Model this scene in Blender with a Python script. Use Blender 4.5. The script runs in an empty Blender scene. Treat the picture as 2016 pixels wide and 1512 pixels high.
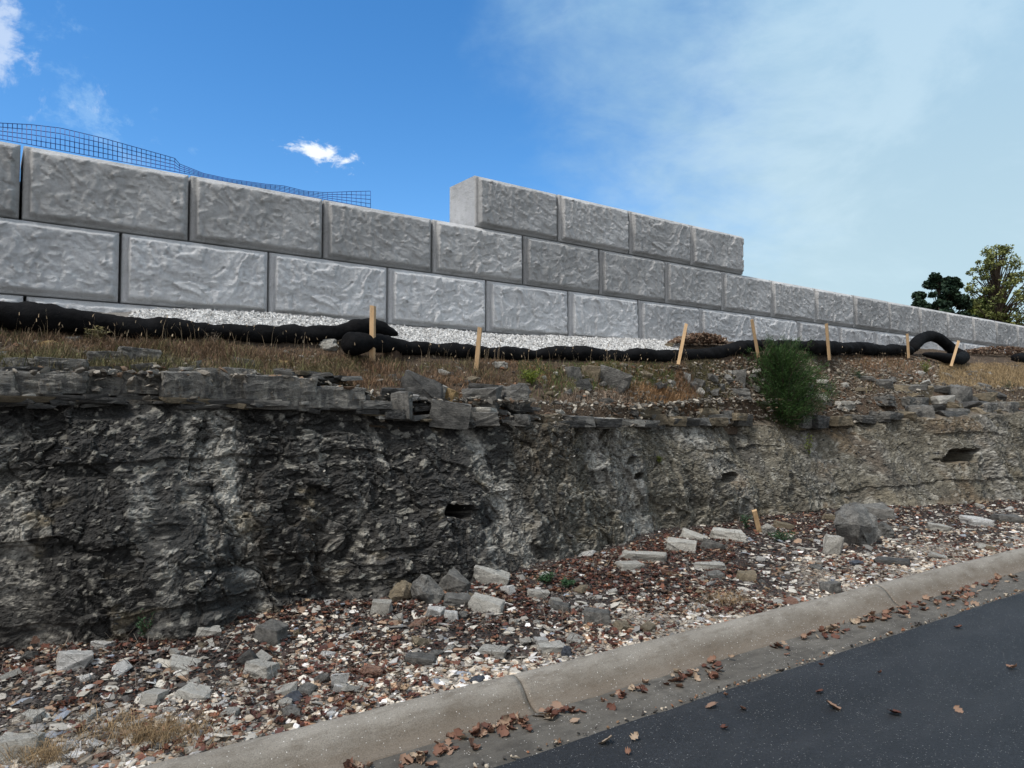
import bpy, bmesh, math, random
import numpy as np
from mathutils import Vector, Matrix

random.seed(7)
RS = np.random.RandomState(11)
scene = bpy.context.scene
COL = scene.collection

# ------------------------------------------------------------------ camera
F, W, H = 1430.0, 2016.0, 1512.0          # photograph: focal length and size in its own pixels
TH = math.atan(1942.0 / F)                # angle between the view axis and the wall (+X)
PH = math.atan(55.0 / F)                  # camera tilted slightly up
EYE = Vector((0.0, 0.0, 1.6))
FWD = Vector((math.cos(TH) * math.cos(PH), math.sin(TH) * math.cos(PH), math.sin(PH)))
RGT = Vector((math.sin(TH), -math.cos(TH), 0.0))
UPV = RGT.cross(FWD)
cam = bpy.data.cameras.new('camera')
cam.sensor_width = 36.0
cam.lens = 36.0 * F / W
cam.clip_start = 0.05
cam.clip_end = 3000
co = bpy.data.objects.new('camera', cam)
COL.objects.link(co)
co.matrix_world = Matrix((
    (RGT.x, UPV.x, -FWD.x, EYE.x), (RGT.y, UPV.y, -FWD.y, EYE.y),
    (RGT.z, UPV.z, -FWD.z, EYE.z), (0, 0, 0, 1)))
scene.camera = co

# ------------------------------------------------------------------ view, sky and sun
scene.view_settings.view_transform = 'Standard'
scene.view_settings.look = 'None'
scene.view_settings.exposure = 1.30
scene.view_settings.gamma = 1.0
scene.view_settings.use_curve_mapping = False

SUN_TO = Vector((-0.50, -0.05, 0.86)).normalized()
sl = bpy.data.lights.new('sun', 'SUN')
sl.energy = 1.5
sl.angle = math.radians(14)
sl.color = (1.0, 0.95, 0.88)
so = bpy.data.objects.new('sun', sl)
so.rotation_euler = SUN_TO.to_track_quat('Z', 'Y').to_euler()
COL.objects.link(so)

world = bpy.data.worlds.new('World')
scene.world = world
world.use_nodes = True
wn, wl = world.node_tree.nodes, world.node_tree.links
wn.clear()
SKY_STR = 0.080


def wnode(t, **kw):
    n = wn.new(t)
    for k, v in kw.items():
        setattr(n, k, v)
    return n


def wmath(op, a, b=None, c=None, clamp=False):
    n = wnode('ShaderNodeMath', operation=op)
    n.use_clamp = clamp
    for i, v in enumerate((a, b, c)):
        if v is None:
            continue
        if isinstance(v, (int, float)):
            n.inputs[i].default_value = v
        else:
            wl.new(v, n.inputs[i])
    return n.outputs[0]


def wdot(vec, d):
    n = wnode('ShaderNodeVectorMath', operation='DOT_PRODUCT')
    wl.new(vec, n.inputs[0])
    n.inputs[1].default_value = tuple(d)
    return n.outputs['Value']


def wnoise(vec, scale, detail, rough, stretch=(1, 1, 1), dist=0.0):
    m = wnode('ShaderNodeMapping')
    m.inputs['Scale'].default_value = stretch
    wl.new(vec, m.inputs['Vector'])
    n = wnode('ShaderNodeTexNoise')
    n.inputs['Scale'].default_value = scale
    n.inputs['Detail'].default_value = detail
    n.inputs['Roughness'].default_value = rough
    n.inputs['Distortion'].default_value = dist
    wl.new(m.outputs[0], n.inputs['Vector'])
    return n.outputs['Fac']


def wrange(v, a, b, smooth=True):
    n = wnode('ShaderNodeMapRange')
    n.interpolation_type = 'SMOOTHSTEP' if smooth else 'LINEAR'
    wl.new(v, n.inputs['Value'])
    n.inputs['From Min'].default_value = a
    n.inputs['From Max'].default_value = b
    return n.outputs['Result']


def wmix(f, a, b):
    n = wnode('ShaderNodeMix', data_type='RGBA')
    wl.new(f, n.inputs[0])
    for v, s in ((a, n.inputs[6]), (b, n.inputs[7])):
        if isinstance(v, tuple):
            s.default_value = v
        else:
            wl.new(v, s)
    return n.outputs[2]


def pixdir(px, py):
    d = FWD * F + RGT * (px - W / 2) - UPV * (py - H / 2)
    return d.normalized()


geo = wnode('ShaderNodeTexCoord')
vec = geo.outputs['Generated']
sky = wnode('ShaderNodeTexSky', sky_type='NISHITA')
sky.sun_disc = False
sky.sun_elevation = math.asin(SUN_TO.z)
sky.sun_rotation = math.atan2(SUN_TO.x, SUN_TO.y)
sky.altitude = 300
sky.air_density = 1.0
sky.dust_density = 0.4
sky.ozone_density = 3.0
hs = wnode('ShaderNodeHueSaturation')
hs.inputs['Saturation'].default_value = 1.30
hs.inputs['Value'].default_value = 1.0
wl.new(sky.outputs[0], hs.inputs['Color'])
K = 1.0 / SKY_STR
# thin high veil that covers the sky to the right
rr = wdot(vec, RGT)
n1 = wnoise(vec, 2.2, 6, 0.6, (1, 1, 1.6), 0.4)
n2 = wnoise(vec, 7.0, 8, 0.65, (1, 1, 2.2), 0.6)
veil = wmath('ADD', rr, wmath('MULTIPLY', wmath('SUBTRACT', n1, 0.5), 0.75))
veil = wmath('ADD', veil, wmath('MULTIPLY', wmath('SUBTRACT', n2, 0.5), 0.22))
veil = wrange(veil, -0.11, 0.38)
up = wdot(vec, (0, 0, 1))
veilcol = wmix(wrange(up, 0.05, 0.70), (0.228 * K, 0.298 * K, 0.323 * K, 1), (0.135 * K, 0.235 * K, 0.335 * K, 1))
# unseen pale cloud bank added behind the camera to neutralise the blue light
veilcol = wmix(wmath('MULTIPLY', wrange(wnoise(vec, 4.5, 8, 0.62, (1, 1, 2.0), 0.3), 0.42, 0.68), 0.30), veilcol, (0.33 * K, 0.40 * K, 0.43 * K, 1))
bk = wrange(wdot(vec, (-FWD.x, -FWD.y, 0.0)), -0.10, 0.45)
bank = wmix(wnoise(vec, 2.0, 5, 0.6), (0.30 * K, 0.31 * K, 0.33 * K, 1), (0.37 * K, 0.375 * K, 0.38 * K, 1))
veilcol = wmix(bk, veilcol, bank)
veil = wmath('MAXIMUM', veil, bk)
skyc = wmix(wmath('MULTIPLY', veil, 0.93), hs.outputs[0], veilcol)


def cloud_at(px, py, rx, ry, rot, scale, th, gain, seed, base):
    c = pixdir(px, py)
    r = Vector((0, 0, 1)).cross(c).normalized() * -1
    u = r.cross(c)
    if u.z < 0:
        u = -u
    ca, sa = math.cos(rot), math.sin(rot)
    ru, uu = r * ca + u * sa, u * ca - r * sa
    a = wmath('DIVIDE', wmath('SUBTRACT', wdot(vec, ru), c.dot(ru)), rx)
    b = wmath('DIVIDE', wmath('SUBTRACT', wdot(vec, uu), c.dot(uu)), ry)
    front = wmath('GREATER_THAN', wdot(vec, c), 0.3)
    rad = wmath('SQRT', wmath('ADD', wmath('MULTIPLY', a, a), wmath('MULTIPLY', b, b)))
    nz = wnoise(vec, scale, 9, 0.64, seed, 0.25)
    v = wmath('SUBTRACT', wmath('MULTIPLY', wmath('SUBTRACT', nz, th), gain), wmath('MULTIPLY', rad, 1.0))
    return wmath('MULTIPLY', wmath('MULTIPLY', wrange(wmath('ADD', v, 1.0), 0.0, 1.0), front), base)


W1 = (0.40 * K, 0.425 * K, 0.45 * K, 1)
W2 = (0.25 * K, 0.35 * K, 0.43 * K, 1)
small = cloud_at(650, 306, 0.038, 0.0155, -0.16, 26, 0.50, 5.0, (1, 1, 1.8), 1.0)
skyc = wmix(small, skyc, W1)
wisp = cloud_at(10, 90, 0.06, 0.10, 0.5, 11, 0.53, 7.5, (1.2, 0.8, 1.0), 0.50)
skyc = wmix(wisp, skyc, W1)
wisp2 = cloud_at(185, 190, 0.05, 0.14, 0.6, 13, 0.56, 7.0, (0.8, 1.3, 1.0), 0.25)
skyc = wmix(wisp2, skyc, W2)
bg = wnode('ShaderNodeBackground')
bg.inputs['Strength'].default_value = SKY_STR
wl.new(skyc, bg.inputs['Color'])
out = wnode('ShaderNodeOutputWorld')
wl.new(bg.outputs[0], out.inputs['Surface'])

# ------------------------------------------------------------------ numpy noise
M32 = np.uint32


def _h(ix, iy, iz, seed):
    with np.errstate(over='ignore'):
        h = (ix.astype(np.int64) * 73856093) ^ (iy.astype(np.int64) * 19349663) ^ (iz.astype(np.int64) * 83492791) ^ (seed * 2654435761)
        h = (h & 0xFFFFFFFF).astype(np.uint64)
        h = (h ^ (h >> np.uint64(15))) * np.uint64(2246822519) & np.uint64(0xFFFFFFFF)
        h = (h ^ (h >> np.uint64(13))) * np.uint64(3266489917) & np.uint64(0xFFFFFFFF)
        h = h ^ (h >> np.uint64(16))
    return h


def _f(h, k=0):
    with np.errstate(over='ignore'):
        if k:
            h = (h * np.uint64(1664525 + 2 * k) + np.uint64(1013904223 * k & 0xFFFFFFFF)) & np.uint64(0xFFFFFFFF)
            h = (h ^ (h >> np.uint64(15))) * np.uint64(2246822519) & np.uint64(0xFFFFFFFF)
            h = h ^ (h >> np.uint64(13))
    return (h & np.uint64(0xFFFFFF)).astype(np.float64) / float(0xFFFFFF)


def vnoise(p, seed=0):
    """value noise, -1..1"""
    i = np.floor(p).astype(np.int64)
    f = p - i
    f = f * f * f * (f * (f * 6 - 15) + 10)
    r = 0
    for dx in (0, 1):
        wx = f[:, 0] if dx else 1 - f[:, 0]
        for dy in (0, 1):
            wy = f[:, 1] if dy else 1 - f[:, 1]
            for dz in (0, 1):
                wz = f[:, 2] if dz else 1 - f[:, 2]
                r = r + wx * wy * wz * _f(_h(i[:, 0] + dx, i[:, 1] + dy, i[:, 2] + dz, seed))
    return r * 2 - 1


def fbm(p, octv=4, seed=0, gain=0.5, lac=2.03):
    a, s, t = 1.0, 0, 0
    p = np.array(p, float)
    for o in range(octv):
        s = s + a * vnoise(p + o * 17.3, seed + o)
        t += a
        a *= gain
        p = p * lac
    return s / t


def cells(p, seed=0):
    """nearest-cell noise: F1, F2, cell random, tilt term"""
    i = np.floor(p).astype(np.int64)
    n = len(p)
    f1 = np.full(n, 9.0)
    f2 = np.full(n, 9.0)
    rid = np.zeros(n)
    tilt = np.zeros(n)
    for dx in (-1, 0, 1):
        for dy in (-1, 0, 1):
            for dz in (-1, 0, 1):
                c = i + (dx, dy, dz)
                h = _h(c[:, 0], c[:, 1], c[:, 2], seed)
                q = np.stack([_f(h, 1), _f(h, 2), _f(h, 3)], 1)
                d = p - (c + q)
                r = np.sqrt((d * d).sum(1))
                m = r < f1
                f2 = np.where(m, f1, np.minimum(f2, r))
                f1 = np.where(m, r, f1)
                rid = np.where(m, _f(h, 4), rid)
                tl = d[:, 0] * (_f(h, 5) - .5) * 2 + d[:, 2] * (_f(h, 6) - .35) * 2
                tilt = np.where(m, tl, tilt)
    return f1, f2, rid, tilt


def sstep(x, a, b):
    t = np.clip((x - a) / (b - a), 0, 1)
    return t * t * (3 - 2 * t)


# ------------------------------------------------------------------ projection helpers
def at(px, py, Y):
    """the point seen at a pixel, at distance Y from the camera's wall-parallel line"""
    d = FWD * F + RGT * (px - W / 2) - UPV * (py - H / 2)
    return EYE + d * (Y / d.y)


def atz(px, py, z):
    d = FWD * F + RGT * (px - W / 2) - UPV * (py - H / 2)
    return EYE + d * ((z - EYE.z) / d.z)


FN, RN, UN = (np.array(v) for v in (FWD, RGT, UPV))


def project(P):
    q = P - np.array(EYE)
    z = q @ FN
    return W / 2 + F * (q @ RN) / z, H / 2 - F * (q @ UN) / z, z


# ------------------------------------------------------------------ object helpers
def make_mesh(name, V, Fc, mat=None, col=None, smooth=False, mats=None):
    me = bpy.data.meshes.new(name)
    V = np.asarray(V, np.float32)
    me.vertices.add(len(V))
    me.vertices.foreach_set('co', V.ravel())
    if isinstance(Fc, np.ndarray):
        n, k = Fc.shape
        me.loops.add(n * k)
        me.loops.foreach_set('vertex_index', Fc.astype(np.int32).ravel())
        me.polygons.add(n)
        me.polygons.foreach_set('loop_start', np.arange(0, n * k, k, dtype=np.int32))
        me.polygons.foreach_set('loop_total', np.full(n, k, np.int32))
    else:
        lens = np.array([len(f) for f in Fc], np.int32)
        flat = np.array([i for f in Fc for i in f], np.int32)
        me.loops.add(len(flat))
        me.loops.foreach_set('vertex_index', flat)
        me.polygons.add(len(lens))
        st = np.concatenate([[0], np.cumsum(lens)[:-1]]).astype(np.int32)
        me.polygons.foreach_set('loop_start', st)
        me.polygons.foreach_set('loop_total', lens)
    me.polygons.foreach_set('use_smooth', np.full(len(me.polygons), bool(smooth)))
    me.update(calc_edges=True)
    if col is not None:
        at_ = me.color_attributes.new('col', 'FLOAT_COLOR', 'POINT')
        c4 = np.ones((len(V), 4), np.float32)
        c4[:, :3] = col
        at_.data.foreach_set('color', c4.ravel())
    if mat:
        me.materials.append(mat)
    return me


def link(name, me, parent=None, kind=None, label=None, cat=None, group=None, loc=None):
    o = bpy.data.objects.new(name, me)
    COL.objects.link(o)
    if parent:
        o.parent = parent
    if loc is not None:
        o.location = loc
    tag(o, label, cat, group, kind)
    return o


def tag(o, label=None, cat=None, group=None, kind=None):
    if label:
        o['label'] = label
    if cat:
        o['category'] = cat
    if group:
        o['group'] = group
    if kind:
        o['kind'] = kind
    return o


def grid_faces(nu, nv):
    i = np.arange(nu - 1)[:, None] * nv + np.arange(nv - 1)[None]
    return np.stack([i, i + nv, i + nv + 1, i + 1], -1).reshape(-1, 4)


# ------------------------------------------------------------------ materials
class MatB:
    def __init__(self, name, rough=0.9, spec=0.3):
        self.m = bpy.data.materials.new(name)
        self.m.use_nodes = True
        self.n = self.m.node_tree.nodes
        self.l = self.m.node_tree.links
        self.b = self.n['Principled BSDF']
        self.b.inputs['Roughness'].default_value = rough
        self.b.inputs['Specular IOR Level'].default_value = spec
        self.tc = self.n.new('ShaderNodeTexCoord')

    def put(self, v, s):
        if isinstance(v, (int, float)):
            s.default_value = v
        elif isinstance(v, tuple):
            s.default_value = v if len(v) == 4 or s.type == 'VECTOR' else (*v, 1)
        else:
            self.l.new(v, s)

    def noise(self, scale, detail=5, rough=0.6, stretch=None, dist=0.0, coord='Object'):
        n = self.n.new('ShaderNodeTexNoise')
        n.inputs['Scale'].default_value = scale
        n.inputs['Detail'].default_value = detail
        n.inputs['Roughness'].default_value = rough
        n.inputs['Distortion'].default_value = dist
        v = self.tc.outputs[coord]
        if stretch:
            mp = self.n.new('ShaderNodeMapping')
            mp.inputs['Scale'].default_value = stretch
            self.l.new(v, mp.inputs['Vector'])
            v = mp.outputs[0]
        self.l.new(v, n.inputs['Vector'])
        return n.outputs['Fac']

    def voro(self, scale, feature='F1', out='Distance', stretch=None, coord='Object'):
        n = self.n.new('ShaderNodeTexVoronoi')
        n.feature = feature
        n.inputs['Scale'].default_value = scale
        v = self.tc.outputs[coord]
        if stretch:
            mp = self.n.new('ShaderNodeMapping')
            mp.inputs['Scale'].default_value = stretch
            self.l.new(v, mp.inputs['Vector'])
            v = mp.outputs[0]
        self.l.new(v, n.inputs['Vector'])
        return n.outputs[out]

    def rng(self, v, a, b, c=0.0, d=1.0):
        n = self.n.new('ShaderNodeMapRange')
        self.l.new(v, n.inputs['Value'])
        for k, x in (('From Min', a), ('From Max', b), ('To Min', c), ('To Max', d)):
            n.inputs[k].default_value = x
        return n.outputs['Result']

    def math(self, op, a, b=0.0):
        n = self.n.new('ShaderNodeMath')
        n.operation = op
        self.put(a, n.inputs[0])
        self.put(b, n.inputs[1])
        return n.outputs[0]

    def mix(self, f, a, b, mode='MIX'):
        n = self.n.new('ShaderNodeMix')
        n.data_type = 'RGBA'
        n.blend_type = mode
        self.put(f, n.inputs[0])
        self.put(a, n.inputs[6])
        self.put(b, n.inputs[7])
        return n.outputs[2]

    def attr(self, name='col'):
        n = self.n.new('ShaderNodeAttribute')
        n.attribute_name = name
        return n.outputs['Color']

    def scale(self, c, f):
        n = self.n.new('ShaderNodeVectorMath')
        n.operation = 'SCALE'
        self.put(c, n.inputs[0])
        self.put(f, n.inputs['Scale'])
        return n.outputs[0]

    def objrand(self):
        return self.n.new('ShaderNodeObjectInfo').outputs['Random']

    def bump(self, h, dist, strength=1.0, prev=None):
        n = self.n.new('ShaderNodeBump')
        n.inputs['Distance'].default_value = dist
        n.inputs['Strength'].default_value = strength
        self.l.new(h, n.inputs['Height'])
        if prev:
            self.l.new(prev, n.inputs['Normal'])
        self.l.new(n.outputs[0], self.b.inputs['Normal'])
        return n.outputs[0]

    def color(self, v):
        self.put(v, self.b.inputs['Base Color'])
        return self


MAT = {}

# concrete of the big blocks
for nm_, lo_, hi_, dirt in (('cast_concrete', (0.54, 0.545, 0.55), (0.67, 0.68, 0.69), 0.36), ('damp_cast_concrete', (0.42, 0.42, 0.415), (0.56, 0.56, 0.555), 0.50)):
    b = MatB(nm_, 0.96, 0.10)
    n_big = b.noise(1.9, 5, 0.65)
    n_mid = b.noise(7, 7, 0.7, (1, 1, 1.8), 0.4)
    n_fine = b.noise(75, 5, 0.75)
    n_cr = b.noise(13, 8, 0.74, (1.5, 1, 1.0), 0.8)
    c = b.mix(b.rng(n_big, 0.35, 0.65), lo_, hi_)
    c = b.mix(b.rng(n_mid, 0.50, 0.70, 0, dirt), c, (0.24, 0.235, 0.215))
    c = b.mix(b.rng(n_cr, 0.57, 0.70, 0, 0.32), c, (0.19, 0.19, 0.185))
    c = b.mix(b.rng(n_fine, 0.55, 0.8, 0, 0.45), c, (0.20, 0.20, 0.195))
    c = b.scale(c, b.rng(b.objrand(), 0, 1, 0.86, 1.12))
    b.color(c)
    p1 = b.bump(n_fine, 0.004, 0.9)
    p2 = b.bump(n_cr, 0.011, 0.9, p1)
    b.bump(b.noise(30, 8, 0.8, (1, 1, 1.3), 0.3), 0.016, 0.9, p2)
    MAT[nm_] = b.m
MAT['concrete'] = MAT['cast_concrete']

# rock face: colour from the stains carried by the mesh
b = MatB('weathered_limestone_face', 0.85, 0.35)
ca = b.attr()
nf = b.noise(42, 8, 0.78, (1, 1, 1.25))
nm = b.noise(11, 7, 0.7, (1, 1, 1.2), 0.4)
c = b.scale(ca, b.rng(nf, 0.3, 0.72, 0.45, 1.7))
c = b.mix(b.rng(nm, 0.60, 0.72, 0, 0.35), c, (0.19, 0.185, 0.17))
sp = b.voro(55, out='Color')
c = b.mix(b.rng(b.noise(90, 3, 0.6, (1, 1, 2)), 0.66, 0.74, 0, 0.7), c, (0.33, 0.32, 0.29))
b.color(c)
p1 = b.bump(nf, 0.016, 1.0)
p2 = b.bump(b.voro(60, stretch=(1, 1, 1.5)), 0.008, 0.6, p1)
b.bump(nm, 0.03, 0.7, p2)
MAT['face'] = b.m


def rockmat(name, lo, hi, accent, rough=0.85):
    b = MatB(name, rough, 0.3)
    n0 = b.noise(3.0, 5, 0.65)
    n1 = b.noise(9, 6, 0.7, (1, 1, 3.0), 0.5)
    n2 = b.noise(60, 6, 0.75)
    c = b.mix(b.rng(n0, 0.36, 0.64), lo, hi)
    c = b.mix(b.rng(n1, 0.52, 0.7, 0, 0.65), c, accent)
    c = b.mix(b.rng(b.noise(5, 7, 0.75, (1, 1, 1.6), .8), 0.56, 0.64, 0, 0.6), c, (0.06, 0.057, 0.052))
    c = b.scale(c, b.rng(n2, 0.3, 0.7, 0.55, 1.4))
    c = b.scale(c, b.rng(b.objrand(), 0, 1, 0.8, 1.15))
    b.color(c)
    p = b.bump(n2, 0.012, 0.9)
    b.bump(n1, 0.05, 0.8, p)
    MAT[name] = b.m


rockmat('grey_limestone', (0.12, 0.118, 0.11), (0.30, 0.29, 0.265), (0.065, 0.065, 0.063))
b = MatB('bedded_limestone', 0.85, 0.3)
n0 = b.noise(2.2, 5, 0.65)
vs = b.noise(5, 6, 0.7, (2.2, 1, 0.35), 0.3)
n2 = b.noise(55, 6, 0.75)
c = b.mix(b.rng(n0, 0.38, 0.62), (0.10, 0.098, 0.093), (0.26, 0.252, 0.23))
c = b.mix(b.rng(vs, 0.48, 0.62, 0, 0.8), c, (0.33, 0.315, 0.275))
c = b.mix(b.rng(b.noise(4, 6, 0.7, (2.0, 1, 0.4)), 0.55, 0.68, 0, 0.7), c, (0.20, 0.145, 0.085))
c = b.mix(b.rng(b.noise(6, 7, 0.75), 0.54, 0.62, 0, 0.75), c, (0.045, 0.044, 0.042))
c = b.scale(c, b.rng(n2, 0.3, 0.7, 0.5, 1.45))
b.color(c)
p = b.bump(n2, 0.010, 0.9)
b.bump(b.noise(14, 7, 0.7), 0.03, 0.8, p)
MAT['bedded_limestone'] = b.m
rockmat('dark_limestone', (0.05, 0.05, 0.05), (0.16, 0.157, 0.148), (0.24, 0.23, 0.20))
rockmat('pale_limestone', (0.48, 0.46, 0.41), (0.66, 0.64, 0.58), (0.36, 0.335, 0.28))
rockmat('white_limestone', (0.62, 0.61, 0.58), (0.78, 0.77, 0.74), (0.46, 0.44, 0.41))
rockmat('tan_limestone', (0.22, 0.18, 0.12), (0.36, 0.30, 0.21), (0.12, 0.10, 0.075))
rockmat('yellow_limestone', (0.45, 0.30, 0.13), (0.60, 0.43, 0.22), (0.26, 0.18, 0.10))
rockmat('brown_stone', (0.13, 0.085, 0.06), (0.22, 0.15, 0.11), (0.08, 0.055, 0.045))
rockmat('rust_stone', (0.24, 0.13, 0.09), (0.36, 0.22, 0.16), (0.15, 0.09, 0.07))
rockmat('blue_stone', (0.06, 0.07, 0.09), (0.17, 0.19, 0.23), (0.10, 0.11, 0.13))

# generic vertex-coloured stuff
b = MatB('loose_stone', 0.85, 0.3)
n2 = b.noise(90, 4, 0.7)
b.color(b.scale(b.attr(), b.rng(n2, 0.25, 0.75, 0.72, 1.25)))
b.bump(n2, 0.003, 0.7)
MAT['stone'] = b.m

b = MatB('plant_blade', 0.7, 0.25)
b.color(b.attr())
b.b.inputs['Subsurface Weight'].default_value = 0.0
MAT['blade'] = b.m

# soil of the bench
b = MatB('soil', 0.95, 0.15)
c = b.mix(b.rng(b.noise(5, 7, 0.7), 0.35, 0.65), (0.045, 0.033, 0.025), (0.13, 0.098, 0.07))
c = b.mix(b.rng(b.noise(45, 5, 0.7), 0.56, 0.66, 0, 0.75), c, (0.27, 0.235, 0.19))
b.color(b.mix(0.45, c, b.attr()))
p = b.bump(b.noise(50, 6, 0.75), 0.02, 0.9)
b.bump(b.voro(60), 0.015, 0.7, p)
MAT['soil'] = b.m

# verge: dark leaf mould near the rock, pale grit by the kerb
b = MatB('verge_grit', 0.92, 0.2)
ca = b.attr()
vc = b.voro(95, out='Color')
sx = b.n.new('ShaderNodeSeparateColor')
b.l.new(vc, sx.inputs[0])
c = b.scale(ca, b.rng(sx.outputs[0], 0, 1, 0.35, 1.7))
c = b.mix(b.rng(sx.outputs[1], 0.86, 0.92, 0, 0.8), c, (0.13, 0.055, 0.03))
b.color(c)
p = b.bump(b.voro(95), 0.012, 1.0)
b.bump(b.noise(30, 6, 0.7), 0.02, 0.8, p)
MAT['verge'] = b.m

# kerb and gutter concrete
for nm_, c0, c1, c2 in (('kerb_concrete', (0.20, 0.18, 0.15), (0.295, 0.27, 0.23), (0.115, 0.095, 0.072)),
                        ('gutter_concrete', (0.085, 0.076, 0.063), (0.14, 0.128, 0.108), (0.045, 0.040, 0.033))):
    b = MatB(nm_, 0.85, 0.3)
    n0 = b.noise(2.2, 6, 0.65)
    n1 = b.noise(9, 7, 0.7, (0.6, 2.0, 2.0))
    n2 = b.noise(160, 4, 0.7)
    v = b.voro(75)
    vcol = b.voro(75, out='Color')
    sx = b.n.new('ShaderNodeSeparateColor')
    b.l.new(vcol, sx.inputs[0])
    c = b.mix(b.rng(n0, 0.3, 0.7), c0, c1)
    c = b.mix(b.rng(n1, 0.48, 0.72, 0, 0.75), c, c2)
    c = b.scale(c, b.rng(n2, 0.3, 0.7, 0.75, 1.25))
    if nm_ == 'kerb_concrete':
        # kerb face turns browner and darker towards its bottom, with a noisy edge
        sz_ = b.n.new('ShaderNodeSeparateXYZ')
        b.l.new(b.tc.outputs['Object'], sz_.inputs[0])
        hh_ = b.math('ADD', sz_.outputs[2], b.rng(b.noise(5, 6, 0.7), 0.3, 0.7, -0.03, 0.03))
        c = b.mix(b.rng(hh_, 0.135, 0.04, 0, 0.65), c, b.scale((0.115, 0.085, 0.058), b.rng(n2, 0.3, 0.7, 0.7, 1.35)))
    else:
        c = b.mix(b.rng(b.noise(3.5, 7, 0.75), 0.5, 0.62, 0, 0.6), c, (0.05, 0.045, 0.038))
    pores = b.math('LESS_THAN', b.voro(110), 0.16)
    c = b.mix(b.math('MULTIPLY', pores, 0.6), c, (0.05, 0.045, 0.04))
    fleck = b.math('MULTIPLY', b.math('LESS_THAN', v, 0.22), b.math('GREATER_THAN', sx.outputs[0], 0.82))
    c = b.mix(fleck, c, b.scale((0.60, 0.57, 0.52), b.rng(sx.outputs[1], 0, 1, 0.5, 1)))
    b.color(c)
    p = b.bump(n2, 0.004, 0.9)
    p = b.bump(pores, -0.003, 0.6, p)
    b.bump(n1, 0.007, 0.6, p)
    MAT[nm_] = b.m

# asphalt
b = MatB('asphalt', 0.62, 0.5)
n0 = b.noise(1.1, 5, 0.6)
n2 = b.noise(220, 4, 0.75)
v = b.voro(120)
vcol = b.voro(120, out='Color')
sx = b.n.new('ShaderNodeSeparateColor')
b.l.new(vcol, sx.inputs[0])
c = b.mix(b.rng(n0, 0.3, 0.7), (0.010, 0.0118, 0.0145), (0.021, 0.024, 0.029))
c = b.scale(c, b.rng(n2, 0.3, 0.7, 0.5, 1.6))
c = b.scale(c, b.rng(b.noise(70, 5, 0.75), 0.35, 0.65, 0.6, 1.5))
clump = b.rng(b.noise(6, 5, 0.7), 0.42, 0.62, 0.965, 0.80)
fleck = b.math('MULTIPLY', b.math('LESS_THAN', v, 0.34), b.math('GREATER_THAN', sx.outputs[0], clump))
c = b.mix(fleck, c, b.scale((0.34, 0.34, 0.33), b.rng(sx.outputs[1], 0, 1, 0.2, 1.0)))
c = b.mix(b.rng(b.noise(0.8, 6, 0.7, (1, 3, 1)), 0.48, 0.68, 0, 0.35), c, (0.055, 0.057, 0.060))
b.color(c)
b.put(b.rng(n2, 0.2, 0.8, 0.5, 0.8), b.b.inputs['Roughness'])
p = b.bump(v, 0.010, 1.0)
b.bump(n2, 0.005, 1.0, p)
MAT['asphalt'] = b.m

# black woven sock
b = MatB('black_mesh_fabric', 0.93, 0.12)
n0 = b.noise(6, 4, 0.6)
wv = b.voro(180)
b.color(b.mix(b.rng(n0, 0.35, 0.75), (0.004, 0.004, 0.0045), (0.011, 0.011, 0.012)))
p = b.bump(wv, 0.003, 0.7)
b.bump(b.noise(14, 6, 0.7), 0.02, 0.9, p)
MAT['sock'] = b.m

# sawn timber
b = MatB('sawn_pine', 0.75, 0.3)
g = b.noise(9, 5, 0.6, (8, 8, 0.7), 1.2)
k = b.noise(5, 2, 0.5, (1, 1, 1.3))
c = b.mix(b.rng(g, 0.3, 0.7), (0.60, 0.43, 0.25), (0.42, 0.26, 0.13))
c = b.mix(b.rng(k, 0.68, 0.74, 0, 0.8), c, (0.17, 0.08, 0.035))
c = b.mix(b.rng(b.noise(14, 6, 0.75, (1, 1, .5)), 0.5, 0.68, 0, 0.6), c, (0.20, 0.155, 0.11))
c = b.scale(c, b.rng(b.objrand(), 0, 1, 0.75, 1.05))
b.color(c)
b.bump(g, 0.003, 0.6)
MAT['wood'] = b.m

b = MatB('bark', 0.9, 0.2)
b.color(b.mix(b.rng(b.noise(12, 5, 0.7, (1, 1, 0.3)), 0.3, 0.7), (0.05, 0.035, 0.025), (0.11, 0.085, 0.065)))
MAT['bark'] = b.m
b = MatB('blue_plastic', 0.5, 0.4)
b.color(b.mix(b.rng(b.noise(3, 3), 0.3, 0.7), (0.012, 0.035, 0.16), (0.02, 0.055, 0.24)))
MAT['grid'] = b.m
b = MatB('white_plastic', 0.45, 0.4)
b.color(b.mix(b.rng(b.noise(20, 3), 0.3, 0.7), (0.62, 0.63, 0.66), (0.78, 0.79, 0.82)))
MAT['litter'] = b.m
b = MatB('dead_leaf', 0.75, 0.25)
lo = b.n.new('ShaderNodeValToRGB')
b.l.new(b.objrand(), lo.inputs[0])
els = lo.color_ramp.elements
els[0].position, els[0].color = 0.0, (0.085, 0.035, 0.024, 1)
els[1].position, els[1].color = 1.0, (0.36, 0.29, 0.21, 1)
for pos, cc in ((0.25, (0.13, 0.062, 0.042, 1)), (0.5, (0.185, 0.10, 0.066, 1)), (0.75, (0.25, 0.165, 0.115, 1))):
    e = els.new(pos)
    e.color = cc
b.color(b.scale(lo.outputs[0], b.rng(b.noise(60, 4, 0.7), 0.3, 0.7, 0.7, 1.3)))
MAT['leaf'] = b.m

# ------------------------------------------------------------------ the ground far around
me = make_mesh('ground', [(-700, -700, -0.12), (700, -700, -0.12), (700, 700, -0.12), (-700, 700, -0.12)],
               np.array([[0, 1, 2, 3]]), MAT['soil'])
link('ground', me, kind='structure')

# ------------------------------------------------------------------ key lines of the cutting (photo pixels, distance)
D = 6.96
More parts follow.
